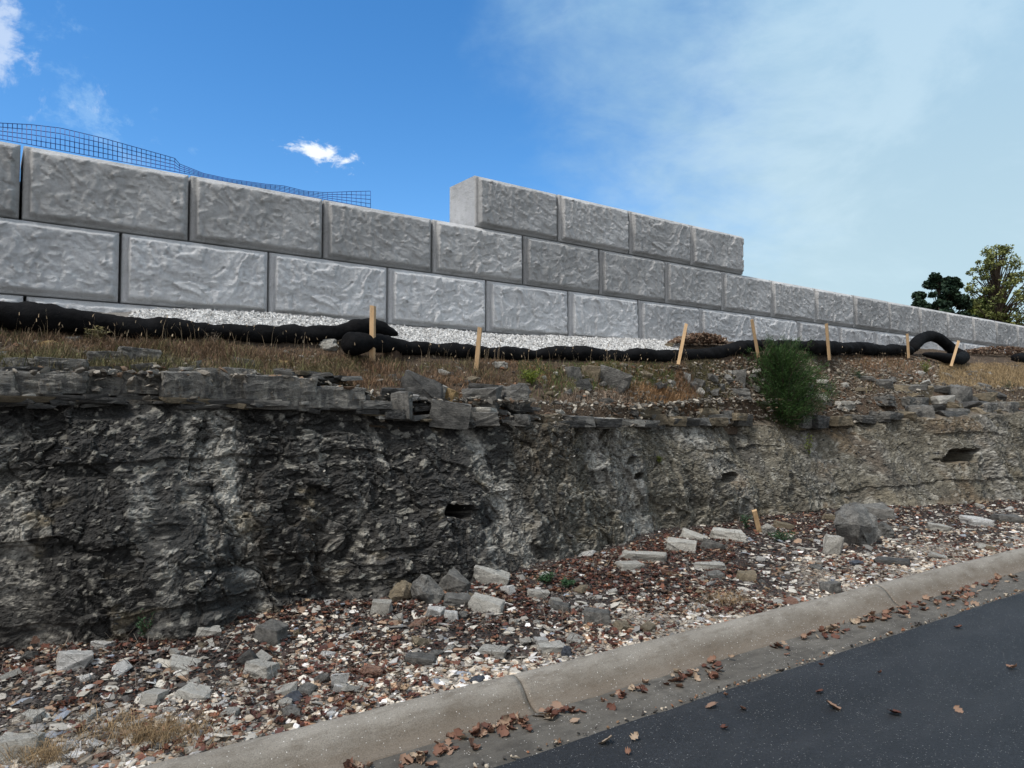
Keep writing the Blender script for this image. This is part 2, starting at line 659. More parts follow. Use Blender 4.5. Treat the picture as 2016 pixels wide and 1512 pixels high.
# foot of the rock: pixel and the ground height there
TOE = [(-500, 1300, .22), (-200, 1285, .22), (0, 1272, .23), (200, 1262, .25), (330, 1248, .25), (480, 1214, .27), (640, 1190, .28), (780, 1184, .28),
       (960, 1150, .30), (1100, 1122, .31), (1160, 1098, .31), (1300, 1050, .32), (1500, 1016, .32), (1700, 1000, .31),
       (1860, 994, .30), (2016, 988, .28)]
toe = np.array([tuple(atz(*t)) for t in TOE])


def curve(pts):
    a = np.array([tuple(at(*p)) for p in pts])
    a = a[np.argsort(a[:, 0])]
    return a


toeY = lambda X: np.interp(X, toe[:, 0], toe[:, 1])
brow = curve([(-500, 800, 5.35), (-200, 792, 5.35), (0, 790, 5.35), (200, 786, 5.30), (400, 792, 5.25), (550, 797, 5.22), (700, 806, 5.2), (780, 815, 5.18),
              (900, 832, 5.15), (1050, 833, 5.2), (1200, 840, 5.35), (1300, 838, 5.65), (1400, 835, 5.75), (1500, 838, 5.8), (1600, 845, 5.7),
              (1700, 832, 5.45), (1850, 822, 5.0), (1950, 818, 4.75), (2016, 815, 4.6)])
lip = curve([(-500, 735, 5.5), (-200, 732, 5.5), (0, 735, 5.5), (160, 736, 5.47), (350, 733, 5.42), (500, 742, 5.4), (650, 760, 5.38), (720, 780, 5.38),
             (850, 788, 5.4), (1000, 792, 5.5), (1200, 800, 5.62), (1300, 796, 5.85), (1400, 786, 5.95), (1600, 790, 5.95),
             (1700, 775, 5.75), (1850, 768, 5.35), (2016, 768, 5.0)])
shelf = curve([(-500, 640, 6.35), (-200, 645, 6.35), (0, 652, 6.35), (200, 664, 6.35), (400, 672, 6.35), (600, 679, 6.33), (740, 703, 6.2), (1000, 710, 6.2),
               (1300, 714, 6.2), (1450, 699, 6.25), (1600, 699, 6.25), (1790, 700, 6.25), (1900, 714, 6.1), (2016, 712, 6.1)])
foot = curve([(-500, 560, 6.9), (-200, 590, 6.9), (0, 604, 6.9), (200, 613, 6.9), (290, 612, 6.9), (400, 612, 6.9), (530, 616, 6.9), (770, 642, 6.9), (960, 658, 6.9),
              (1124, 664, 6.9), (1261, 669, 6.9), (1381, 671, 6.9), (1486, 673, 6.9), (1576, 675, 6.9), (1657, 678, 6.9),
              (1790, 684, 6.9), (1900, 693, 6.9), (2016, 698, 6.9)])


def lerp_curves(cs, X, t):
    """cs: list of curves, t in 0..len-1 ; returns Y, Z arrays on the grid X x t"""
    Ys = np.stack([np.interp(X, c[:, 0], c[:, 1]) for c in cs])
    Zs = np.stack([np.interp(X, c[:, 0], c[:, 2]) for c in cs])
    k = np.clip(np.floor(t).astype(int), 0, len(cs) - 2)
    f = t - k
    Y = Ys[k].T * (1 - f) + Ys[k + 1].T * f
    Z = Zs[k].T * (1 - f) + Zs[k + 1].T * f
    return Y, Z


def xs_adaptive(x0, x1, step):
    xs = [x0]
    while xs[-1] < x1:
        xs.append(xs[-1] + step * max(4.3, 4.3 + 0.62 * xs[-1]))
    return np.array(xs)


# ------------------------------------------------------------------ rock face
XS = xs_adaptive(-3.2, 17.0, 1 / 560.0)
toe_low = toe.copy(); toe_low[:, 2] -= 0.35; toe_low[:, 1] -= 0.02
brow_in = lip.copy(); brow_in[:, 2] -= 0.10; brow_in[:, 1] += 0.25
t = np.concatenate([np.linspace(0, 1, 44)[:-1], np.linspace(1, 2, 200)[:-1], np.linspace(2, 3, 40)])
Yg, Zg = lerp_curves([toe_low, toe, brow, brow_in], XS, t)
nu, nv = len(XS), len(t)
P = np.stack([np.repeat(XS[:, None], nv, 1), Yg, Zg], -1)
# a gently curved profile: undercut foot, leaning brow
tt = np.clip((t - 1), 0, 1)[None, :]
P[..., 1] -= 0.10 * np.sin(tt * math.pi) * (0.5 + 0.5 * np.sin(P[..., 0] * 0.9 + 1.0))
flat = P.reshape(-1, 3)
rough = (sstep(np.repeat(t[None], nu, 0), 0.3, 1.1) * (1 - 0.75 * sstep(np.repeat(t[None], nu, 0), 1.96, 2.3))).reshape(-1)
# strata dip slightly, and warp a little
w1 = fbm(flat * (0.8, 0.8, 0.8), 3, 5)
w2 = fbm(flat * (2.6, 2.6, 2.6), 3, 9)
q = flat.copy()
q[:, 2] += 0.05 * w1 + 0.03 * w2 - 0.02 * flat[:, 0]
q[:, 0] += 0.16 * w2
disp = np.zeros(len(flat))
disp += 0.17 * fbm(flat * (0.75, 0.4, 0.55), 3, 21) * 1.3
ribs = fbm(np.stack([flat[:, 0] * 1.25 + 0.25 * w1, flat[:, 1] * 0, flat[:, 2] * 0.35], 1), 3, 31)
disp += 0.15 * ribs + 0.055 * fbm(np.stack([flat[:, 0] * 4.2 + .3 * w2, flat[:, 1] * 0, flat[:, 2] * 0.7], 1), 3, 33)
rockx = sstep(fbm(flat * (0.55, 0.3, 0.5), 3, 55), -0.35, 0.25)      # where the rock is shattered rather than smooth
shat = 0.45 + 0.75 * rockx
shat *= 1 - 0.35 * sstep(flat[:, 0], 3.6, 6.0)
w3 = fbm(flat * (7, 7, 7), 3, 19)
w4 = fbm(flat * (18, 18, 18), 2, 20)
q[:, 0] += 0.022 * w3 + .006 * w4
q[:, 2] += 0.020 * w3 - .006 * w4
smoothz = sstep(fbm(flat * (0.9, 0.5, 0.6), 3, 57), 0.02, 0.30)
shat *= 0.76 - 0.5 * smoothz
f1, f2, r1, tl1 = cells(q * (2.4, 2.4, 2.8), 3)
disp += shat * (0.085 * (r1 - .5) + 0.06 * tl1)
c1 = r1
f1, f2, r2, tl2 = cells(q * (7.0, 7.0, 7.4), 4)
crk = 1 - sstep(f2 - f1, 0.0, 0.12)
disp += shat * (0.045 * (r2 - .5) + 0.020 * tl2 - 0.014 * crk)
c2 = r2
f1, f2, r3, tl3 = cells(q * (19, 19, 20), 6)
crk3 = 1 - sstep(f2 - f1, 0.0, 0.15)
disp += shat * (0.020 * (r3 - .5) + 0.010 * tl3 - 0.006 * crk3)
c3 = r3
f1, f2, r4, tl4 = cells(q * (38, 38, 52), 8)
disp += (0.35 + 0.65 * shat) * (0.010 * (r4 - .5) + 0.009 * tl4)
disp += 0.010 * fbm(q * (30, 30, 40), 3, 77) + 0.03 * fbm(q * (4, 4, 6), 3, 78) * (0.4 + smoothz)
# strata notches
lay = vnoise(np.stack([q[:, 0] * 0.5, q[:, 0] * 0, q[:, 2] * 9.0], 1), 88)
disp -= 0.030 * sstep(lay, 0.48, 0.66)
disp *= rough
# hollows seen in the photograph
px, py, pz = project(flat)
for (hx, hy, hw, hh, dep) in ((906, 1008, 27, 13, 0.42), (1436, 940, 20, 10, 0.30), (1890, 897, 34, 14, 0.45), (640, 970, 26, 14, 0.06),
                              (1255, 905, 8, 7, 0.12), (1270, 935, 8, 6, 0.1)):
    wob = fbm(flat * (9, 9, 9), 2, int(hx))
    rr_ = (np.abs((px - hx + .35 * (py - hy)) / hw) ** 3.5 + np.abs((py - hy) / hh) ** 3.5) ** (1 / 3.5) + 0.35 * wob
    disp -= dep * (1 - sstep(rr_, 0.80, 1.12))
nrm = np.stack([0.18 * w1, -np.ones(len(flat)), 0.10 + 0.25 * w2], 1)
topm = sstep(np.repeat(t[None], nu, 0).reshape(-1), 2.0, 2.6)[:, None]
nrm = nrm * (1 - topm) + np.array([0, 0.0, 1.0]) * topm
nrm /= np.linalg.norm(nrm, axis=1)[:, None]
flat = flat + nrm * disp[:, None]
FACE = flat.reshape(nu, nv, 3)
# stains
X, Z = flat[:, 0], flat[:, 2]
dark = np.array([0.040, 0.0385, 0.0355])
olive = np.array([0.125, 0.114, 0.088])
greyc = np.array([0.165, 0.158, 0.142])
palec = np.array([0.33, 0.318, 0.285])
brownc = np.array([0.16, 0.115, 0.07])
sl_ = X + 0.25 * Z                                             # streaks lean a little
wx = fbm(np.stack([sl_ * 2.4 + 0.5 * w2, X * 0, Z * 0.40], 1), 4, 41)
wz = fbm(np.stack([X * 1.0, X * 0, Z * 1.5], 1), 4, 43)
st = fbm(np.stack([sl_ * 9 + w3, X * 0, Z * 1.2], 1), 4, 47)
bl = fbm(q * (5, 5, 7), 4, 49)
fi_ = fbm(q * (22, 22, 30), 3, 51)
# water streaks: where lime has washed down (positive) and where algae keeps the rock black (negative)
streak = 0.9 * wx
for (spx, sw_, zc_, zh_, am_) in ((285, 34, .55, .8, .8), (455, 30, .9, .9, 1.0), (385, 16, 1.1, .5, .5), (690, 22, .5, .7, .8), (560, 26, 1.0, .9, -.8), (190, 60, 1.0, .9, -.9),
                                  (30, 40, .9, .5, .4), (850, 40, 1.0, .9, -.7), (965, 22, 1.1, .7, 1.1), (1010, 24, .45, .4, 1.1), (1075, 16, .9, .7, .35), (1190, 28, 1.35, .5, .9),
                                  (1255, 22, .8, .6, .5), (1400, 24, 1.3, .4, .8), (1490, 22, 1.4, .55, -1.0), (1650, 24, 1.0, .5, .3), (1760, 34, .9, .5, -.5), (760, 14, 1.3, .4, .9),
                                  (630, 22, .7, .7, .5), (-80, 40, .8, .7, .6), (1560, 26, .9, .5, -.4), (1850, 30, 1.1, .5, .4), (1960, 30, .8, .5, .3)):
    p_ = at(spx, 1000, float(np.interp(spx, [0, 1100, 1300, 1500, 1700, 2016], [5.2, 5.0, 5.5, 5.6, 5.2, 4.3])))
    mw = sw_ * p_.x * 0 + sw_ * (p_ - EYE).dot(FWD) / F * 1.2
    streak = streak + am_ * np.exp(-((X - p_.x + .10 * (Z - .9) + .10 * w2 + .05 * w3) / mw) ** 2) * np.exp(-((Z - zc_) / zh_) ** 4)
right = sstep(X + 1.0 * wz + .4 * bl, 3.0, 5.6)[:, None]
colr = dark * (1 - right) + olive * right
mid = sstep(streak * 0.8 + wz * 0.35 + .40 * bl + .30 * fi_, 0.02, 0.42)[:, None] * 0.80
colr = colr * (1 - mid) + greyc * mid
pal = sstep(streak * 0.75 + st * 0.5 + .45 * bl + .6 * fi_, 0.32, 0.85)[:, None] * 0.9
colr = colr * (1 - pal) + palec * pal
br = (sstep(fbm(flat * (1.2, 1, 1.6), 4, 61) + .3 * bl, 0.12, 0.50) * (0.35 + 0.65 * sstep(X, 5, 8)))[:, None] * 0.75
colr = colr * (1 - br) + brownc * (0.55 + 0.45 * right) * br
dk = sstep(-streak + .3 * bl + .15 * fi_, 0.22, 0.60)[:, None] * (0.85 - .25 * right)
colr = colr * (1 - dk) + dark * (0.8 + .9 * right) * dk
tanp = (sstep(fbm(q * (2.6, 2, 5), 4, 63), 0.30, 0.5) * (0.8 - .3 * right[:, 0]))[:, None] * 0.7
colr = colr * (1 - tanp) + np.array([0.22, 0.185, 0.125]) * tanp
colr = colr * (0.78 + 0.44 * c2[:, None]) * (0.66 + 0.68 * c3[:, None]) * (0.72 + .56 * r4[:, None])
fresh = (((c3 > 0.90) & (c2 > 0.50)) | (r4 > 0.955 - .12 * (mid[:, 0] + pal[:, 0])))[:, None] * 0.55
colr = colr * (1 - fresh) + np.array([0.34, 0.325, 0.28]) * fresh
tm = sstep(np.repeat(t[None], nu, 0).reshape(-1), 1.95, 2.1)[:, None]
colr = colr * (1 - tm) + np.array([0.12, 0.10, 0.075]) * tm
me = make_mesh('rock_face', flat, grid_faces(nu, nv), MAT['face'], col=np.clip(colr, 0.008, .6))
rock_face = link('rock_face', me, kind='structure', label='dark weathered limestone face of the road cutting')

# ------------------------------------------------------------------ bench slope above the face
XB = xs_adaptive(-3.4, 24.0, 1 / 330.0)
lip_f = brow.copy(); lip_f[:, 1] += 0.10; lip_f[:, 2] -= 0.12
back = foot.copy(); back[:, 1] = 7.5
shelf[:, 2] -= 0.025
tb = np.concatenate([np.linspace(0, 1, 16)[:-1], np.linspace(1, 2, 70)[:-1], np.linspace(2, 3, 46)[:-1], np.linspace(3, 4, 6)])
Yb, Zb = lerp_curves([lip_f, lip, shelf, foot, back], XB, tb)
B = np.stack([np.repeat(XB[:, None], len(tb), 1), Yb, Zb], -1).reshape(-1, 3)
TB = np.repeat(tb[None], len(XB), 0).reshape(-1)
amp = sstep(TB, 0, 1) * (1 - 0.8 * sstep(TB, 1.85, 2.1))
stepn = cells(B * (1.6, 1.6, 1.0), 12)
B[:, 2] += amp * (0.05 * fbm(B * (1.5, 1.5, 0), 4, 13) + 0.035 * (stepn[2] - .5) + 0.014 * fbm(B * (14, 14, 14), 3, 14))
B[:, 2] += 0.008 * fbm(B * (20, 20, 0), 2, 15)
gv = (sstep(TB, 2.30, 2.5) * (1 - sstep(B[:, 0], 5.6, 6.6)))[:, None]
bc = np.array([0.085, 0.060, 0.042]) * (1 - gv) + np.array([0.42, 0.42, 0.41]) * gv
me = make_mesh('slope', B, grid_faces(len(XB), len(tb)), MAT['soil'], col=bc)
link('slope', me, kind='structure')
BENCH = B.reshape(len(XB), len(tb), 3)

# ------------------------------------------------------------------ kerb frame
KA = math.radians(1.8)
KD = np.array([math.cos(KA), -math.sin(KA), 0.0])
KN = np.array([math.sin(KA), math.cos(KA), 0.0])
KE = 2.775                                   # camera to the edge of the asphalt


def kp(s, n, z):
    return KD * s + KN * (KE + n) + np.array([0, 0, z])


# verge between kerb and rock
XV = xs_adaptive(-3.4, 20.0, 1 / 300.0)
tv = np.linspace(0, 1, 110)
kerbY = (KE + 0.60 - XV * math.sin(KA)) / math.cos(KA)
ty = np.interp(XV, toe[:, 0], toe[:, 1])
tz = np.interp(XV, toe[:, 0], toe[:, 2])
Vv = np.zeros((len(XV), len(tv), 3))
Vv[..., 0] = XV[:, None]
ext = 1.0 + 0.45 / (ty - kerbY)
Vv[..., 1] = kerbY[:, None] + (ty - kerbY)[:, None] * tv[None] * ext[:, None]
rel = np.clip(tv[None] * ext[:, None], 0, 1.35)
Vv[..., 2] = 0.125 + (tz[:, None] - 0.125) * rel ** 1.15
Vf = Vv.reshape(-1, 3)
rf = rel.reshape(-1)
Vf[:, 2] += sstep(rf, 0.0, 0.15) * (0.028 * fbm(Vf * (1.8, 1.8, 0), 4, 23) + 0.010 * fbm(Vf * (14, 14, 0), 3, 24)) + 0.004 * fbm(Vf * (30, 30, 0), 2, 25)
pp = sstep(0.46 - rf + 0.40 * fbm(Vf * (1.1, 1.1, 0), 4, 26), 0.02, 0.32)[:, None]
vcx = np.array([0.040, 0.034, 0.031]) * (1 - pp) + np.array([0.30, 0.26, 0.215]) * pp
me = make_mesh('verge', Vf, grid_faces(len(XV), len(tv)), MAT['verge'], col=vcx)
link('verge', me, kind='structure')
VERGE = Vf.reshape(len(XV), len(tv), 3)

# ------------------------------------------------------------------ kerb, gutter, road
kerb = link('kerb', None, kind='structure')
prof = [(0.345, -0.10), (0.345, 0.012), (0.375, 0.017), (0.405, 0.030), (0.430, 0.052), (0.452, 0.080), (0.476, 0.108), (0.505, 0.131),
        (0.540, 0.145), (0.572, 0.148), (0.600, 0.141), (0.622, 0.124), (0.636, 0.098), (0.640, 0.060), (0.640, -0.05)]
s_of = lambda pxl, n, z: None


def kerb_s(px_, py_, z):
    p = atz(px_, py_, z)
    return p.x * KD[0] + p.y * KD[1]


j1 = kerb_s(1050, 1350, 0.147)
j2 = kerb_s(1770, 1172, 0.10)
seg = j2 - j1
joints = [j1 - seg * 2, j1 - seg, j1, j2, j2 + seg, j2 + 2 * seg, j2 + 3 * seg, j2 + 4 * seg]
gap = 0.004
for k in range(len(joints) - 1):
    a, bb = joints[k] + gap, joints[k + 1] - gap
    n = max(3, int((bb - a) / 0.035))
    ss = np.linspace(a, bb, n)
    V = np.array([[kp(s, u, z) for (u, z) in prof] for s in ss])
    fl = V.reshape(-1, 3)
    fl[:, 2] += 0.003 * fbm(fl * (6, 6, 6), 3, 91)
    fl[:, 1] += 0.003 * fbm(fl * (5, 5, 5), 3, 92)
    fc = [tuple(f) for f in grid_faces(n, len(prof))]
    fc.append(tuple(range(len(prof))))
    fc.append(tuple((n - 1) * len(prof) + i for i in reversed(range(len(prof)))))
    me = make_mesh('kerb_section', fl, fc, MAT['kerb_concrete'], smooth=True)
    me.polygons[len(me.polygons) - 1].use_smooth = False
    me.polygons[len(me.polygons) - 2].use_smooth = False
    link('kerb_section', me, parent=kerb)
    # gutter pan of the same pour
ss = np.arange(-4.5, 40, 0.06)
nn = np.linspace(-0.03, 0.352, 11)
V = np.array([[kp(s, u, 0.0) for u in nn] for s in ss])
fl = V.reshape(-1, 3)
un = np.tile(nn, len(ss))
fl[:, 2] = 0.002 + 0.012 * np.clip(un, 0, 1) / 0.345 + 0.003 * fbm(fl * (5, 5, 1), 3, 93)
me = make_mesh('gutter', fl, grid_faces(len(ss), len(nn)), MAT['gutter_concrete'], smooth=True)
link('gutter', me, kind='structure')
# road: a thin sheet whose ragged edge laps the gutter
ss = np.arange(-6, 60, 0.03)
edge = 0.0 + 0.010 * fbm(np.stack([ss * 3, ss * 0, ss * 0], 1), 4, 94) + 0.004 * fbm(np.stack([ss * 25, ss * 0, ss * 0], 1), 2, 95)
nn = [0.002, 0.0, -0.012, -0.05, -0.4, -1.2, -2.5, -4.0, -8.0]
zz = [-0.03, 0.010, 0.017, 0.019, 0.021, 0.022, 0.024, 0.024, 0.02]
V = np.array([[kp(s, u + (e if u > -0.1 else 0), z) for u, z in zip(nn, zz)] for s, e in zip(ss, edge)])
fl = V.reshape(-1, 3)
me = make_mesh('road', fl, grid_faces(len(ss), len(nn)), MAT['asphalt'], smooth=True)
link('road', me, kind='structure')

# ------------------------------------------------------------------ retaining wall of cast blocks
BW, BH, BD = 1.262, 0.61, 0.61
ZB = 1.6 + 0.93                              # bed joint under the second visible course


def block_mesh(seed, nx=112, nz=56):
    w, h = BW - 0.020, BH - 0.010
    x = np.linspace(0, w, nx)
    z = np.linspace(0, h, nz)
    Xg, Zg_ = np.meshgrid(x, z, indexing='ij')
    e = np.minimum(np.minimum(Xg, w - Xg), np.minimum(Zg_, h - Zg_))
    ex = np.minimum(Xg, w - Xg)
    p = np.stack([Xg.ravel(), Zg_.ravel(), np.full(Xg.size, seed * 3.7)], 1)
    wp = fbm(p * (2.2, 2.2, 1), 3, seed)
    wq = fbm(p * (2.6, 2.6, 1) + 31, 3, seed + 5)
    pr = np.stack([(p[:, 0] + 0.55 * p[:, 1]) + 0.22 * wp, (p[:, 1] - 0.45 * p[:, 0]) + 0.22 * wq, p[:, 2]], 1)
    big = fbm(pr * (3.0, 3.2, 1), 3, seed + 7)
    rid = 1 - np.abs(fbm(pr * (8.0, 4.6, 1), 3, seed + 9)) * 2.4
    rid2 = 1 - np.abs(fbm(pr * (14.0, 20.0, 1), 3, seed + 13)) * 2.2
    fc = cells(np.stack([pr[:, 0] * 5.5, pr[:, 1] * 7.5, p[:, 2]], 1), seed + 3)
    fc2 = cells(np.stack([pr[:, 0] * 12, pr[:, 1] * 17, p[:, 2]], 1), seed + 4)
    rel = 0.014 * big + 0.006 * rid + 0.0035 * rid2 + 0.019 * fc[3] + 0.008 * (fc[2] - .5) + 0.015 * fc2[3] + 0.004 * (fc2[2] - .5) + 0.003 * fbm(p * (40, 40, 1), 3, seed + 17)
    ee = e.ravel() + 0.016 * fbm(p * (7, 7, 1), 4, seed + 23) * sstep(e.ravel(), 0.010, 0.05)
    exx = ex.ravel()
    body = 0.020 * sstep(ee, 0.0, 0.016) + 0.040 * sstep(ee, 0.016, 0.055)
    m = sstep(ee, 0.014, 0.055)
    rel = rel * 0.72
    depth = body + (rel + 0.004) * m
    lx = p[:, 0] + .006 * fbm(p * (4, 4, 1), 2, seed + 29)
    depth = np.where(lx < 0.048, np.minimum(depth, 0.016), depth)
    depth = np.where(w - p[:, 0] < 0.016, np.minimum(depth, 0.020), depth)
    depth = np.where(p[:, 1] < 0.022, np.minimum(depth, 0.018), depth)
    depth = np.where(ee < 0.004, 0.0, depth)
    V = np.stack([Xg.ravel(), 0.06 - depth, Zg_.ravel()], 1)
    faces = [tuple(f[::-1]) for f in grid_faces(nx, nz)]
    faces = [f[::-1] for f in faces]
    nfront = len(faces)
    ring = [i * nz for i in range(nx)] + [(nx - 1) * nz + j for j in range(1, nz)] + \
           [i * nz + nz - 1 for i in range(nx - 2, -1, -1)] + [j for j in range(nz - 2, 0, -1)]
    nb = len(V)
    rb = V[ring].copy()
    rb[:, 1] = BD
    V = np.concatenate([V, rb])
    L = len(ring)
    for i in range(L):
        j = (i + 1) % L
        faces.append((ring[j], ring[i], nb + i, nb + j))
    faces.append(tuple(nb + i for i in range(L)))
    me = make_mesh('concrete_block', V, faces, MAT['concrete'], smooth=True)
    sm = np.zeros(len(me.polygons), bool)
    sm[:nfront] = True
    me.polygons.foreach_set('use_smooth', sm)
    me.update()
    bm = bmesh.new()
    bm.from_mesh(me)
    bmesh.ops.recalc_face_normals(bm, faces=bm.faces)
    bm.to_mesh(me)
    bm.free()
    return me


variants = [block_mesh(s) for s in (2, 5, 8, 11, 14, 17)]
# an end block whose narrow side is in view: same body, a chipped back edge
endv = variants[3]
wall = link('retaining_wall', None, label='retaining wall of big grey rock-faced concrete blocks above the cutting', cat='retaining wall', loc=(0, 0, 0))


def wallx(px_):
    return at(px_, 600, D).x


def course(row, x_joint, k0, k1, off, setb):
    for k in range(k0, k1):
        o = bpy.data.objects.new('concrete_block', variants[(k * 5 + row * 2 + (k * k) % 3) % len(variants)])
        COL.objects.link(o)
        o.parent = wall
        o.location = (x_joint + k * BW + off + random.uniform(-.003, .003), D - 0.05 + setb + random.uniform(-.006, .006), ZB + (row - 1) * BH + 0.004)
        if row >= 2:
            o.material_slots[0].link = 'OBJECT'
            o.material_slots[0].material = MAT['damp_cast_concrete']
        o.rotation_euler = (random.uniform(-.003, .003), 0, random.uniform(-.004, .004))


course(0, wallx(52), -3, 20, 0, -0.015)
course(1, wallx(958), -6, 20, 0, 0.0)
course(2, wallx(853), -7, 20, 0, 0.010)
course(3, wallx(937), 0, 4, 0, 0.020)

# fill behind the wall
me = make_mesh('upper_ground', [(-30, D + 0.6, 3.60), (700, D + 0.6, 3.60), (700, 700, 3.60), (-30, 700, 3.60)], np.array([[0, 1, 2, 3]]), MAT['soil'],
               col=np.array([[0.1, .08, .06]] * 4))
link('upper_ground', me, kind='structure')

# ------------------------------------------------------------------ picking points on the built surfaces
ALLP = np.concatenate([FACE[::2, ::2].reshape(-1, 3), BENCH.reshape(-1, 3), VERGE.reshape(-1, 3)])
apx, apy, apz = project(ALLP)
okm = (apz > 0.5) & (apx > -200) & (apx < 2216)
ALLP, apx, apy, apz = ALLP[okm], apx[okm], apy[okm], apz[okm]


def pick(px_, py_, r=7, arr=None):
    d2 = (apx - px_) ** 2 + (apy - py_) ** 2
    m = d2 < r * r
    if not m.any():
        i = int(np.argmin(d2))
    else:
        idx = np.nonzero(m)[0]
        near = apz[idx].min()
        idx = idx[apz[idx] < near + 0.25]
        i = int(idx[np.argmin(d2[idx])])
    return Vector(ALLP[i]), float(apz[i])


# ------------------------------------------------------------------ rocks
def rock_mesh(seed, style='block', detail=2, size=(1, 1, 1)):
    rs = np.random.RandomState(seed)
    if style == 'boulder':
        p = rs.normal(size=(26, 3))
        p /= np.linalg.norm(p, axis=1)[:, None]
        p *= 0.5 * (0.85 + 0.25 * rs.rand(26, 1))
    else:
        c = np.array([(x, y, z) for x in (-.5, .5) for y in (-.5, .5) for z in (-.5, .5)], float)
        j = {'block': 0.185, 'bed': 0.085}.get(style, 0.13)
        c += rs.uniform(-j, j, c.shape) * (1, 1, 0.8)
        if style == 'bed':
            extra = rs.uniform(-.50, .50, (5, 3))
        elif style == 'slab':
            c[:, :2] *= 0.9
            extra = rs.uniform(-.55, .55, (5, 3)) * (1, 1, .6)
        else:
            extra = rs.uniform(-.52, .52, (4, 3))
        p = np.concatenate([c, extra])
    bm = bmesh.new()
    for v in p:
        bm.verts.new(v)
    r = bmesh.ops.convex_hull(bm, input=bm.verts[:])
    bmesh.ops.delete(bm, geom=list({g for g in r['geom_interior'] + r['geom_unused'] if isinstance(g, bmesh.types.BMVert)}), context='VERTS')
    if detail >= 2:
        try:
            bmesh.ops.bevel(bm, geom=bm.edges[:], offset=0.025, segments=1, profile=0.6, affect='EDGES', clamp_overlap=True)
        except Exception:
            pass
        bmesh.ops.triangulate(bm, faces=bm.faces[:])
        for _ in range(detail):
            lens = [(e.calc_length()) for e in bm.edges]
            md = max(lens) * 0.42
            es = [e for e, l in zip(bm.edges, lens) if l > md]
            bmesh.ops.subdivide_edges(bm, edges=es, cuts=1)
            bmesh.ops.triangulate(bm, faces=[f for f in bm.faces if len(f.verts) > 3])
    else:
        bmesh.ops.triangulate(bm, faces=bm.faces[:])
    bmesh.ops.recalc_face_normals(bm, faces=bm.faces)
    if detail >= 2:
        bm.normal_update()
        co_ = np.array([v.co[:] for v in bm.verts])
        no_ = np.array([v.normal[:] for v in bm.verts])
        sc = np.array(size) / max(size)
        cc = cells(co_ * sc * (4.5, 4.5, 9) + seed, seed % 97)
        bed = vnoise(np.stack([co_[:, 0] * .7, co_[:, 1] * .7, co_[:, 2] * sc[2] * 16 + seed], 1), seed % 71)
        dd = 0.05 * (cc[2] - .5) + 0.05 * cc[3] + 0.035 * fbm(co_ * sc * (9, 9, 16), 4, seed % 89) + (0.004 if style == 'bed' else 0.018) * np.sign(bed) * np.minimum(1, np.abs(bed) * 3)
        co_ = co_ + no_ * dd[:, None] * np.minimum(1, sc.min() / sc + 0.25)
        for v, c_ in zip(bm.verts, co_):
            v.co = c_
    me = bpy.data.meshes.new('rock')
    bm.to_mesh(me)
    bm.free()
    return me


GM = {'g': 'grey_limestone', 'd': 'dark_limestone', 'p': 'pale_limestone', 'w': 'white_limestone', 't': 'tan_limestone',
      'y': 'yellow_limestone', 'b': 'brown_stone', 'r': 'rust_stone', 'u': 'blue_stone', 'B': 'bedded_limestone'}
rk = [0]


def place_rock(cx, cy, w, h, c='g', style='block', label=None, group=None, name='rock', deep=0.8, tilt=0.0, yaw=None, parent=None, sink=0.15, cat='rock', detail=2, Yf=None):
    rk[0] += 1
    if Yf is None:
        P0, z0 = pick(cx, cy + h * 0.38)
    else:
        P0 = at(cx, cy, Yf)
        z0 = (P0 - EYE).dot(FWD)
    mpp = z0 / F
    wm, hm = w * mpp, h * mpp
    dm = wm * deep
    me = rock_mesh(100 + rk[0] * 7, style, detail, (wm, dm, hm))
    me.materials.append(MAT[GM[c]])
    o = bpy.data.objects.new(name, me)
    COL.objects.link(o)
    fw = Vector((FWD.x, FWD.y, 0)).normalized()
    y0 = math.atan2(RGT.y, RGT.x)
    loc = P0 + fw * (dm * 0.30) + Vector((0, 0, hm * (0.38 - sink)))
    if Yf is not None:
        loc = P0 + Vector((0, dm * .5, 0))
    o.scale = (wm * 1.02, dm, hm * 1.12)
    o.rotation_euler = (random.uniform(-.08, .08), tilt, y0 + (random.uniform(-.35, .35) if yaw is None else yaw))
    o.location = loc
    if parent:
        o.parent = parent
    else:
        tag(o, label, cat, group)
    return o


# ledge stones: bedded blocks along the brow, part of the face
bpx, bpy_, _ = project(np.stack([brow[:, 0], brow[:, 1], brow[:, 2]], 1))


def browY(x):
    return float(np.interp(x, bpx, brow[:, 1]))


def browpy(x):
    return float(np.interp(x, bpx, bpy_))


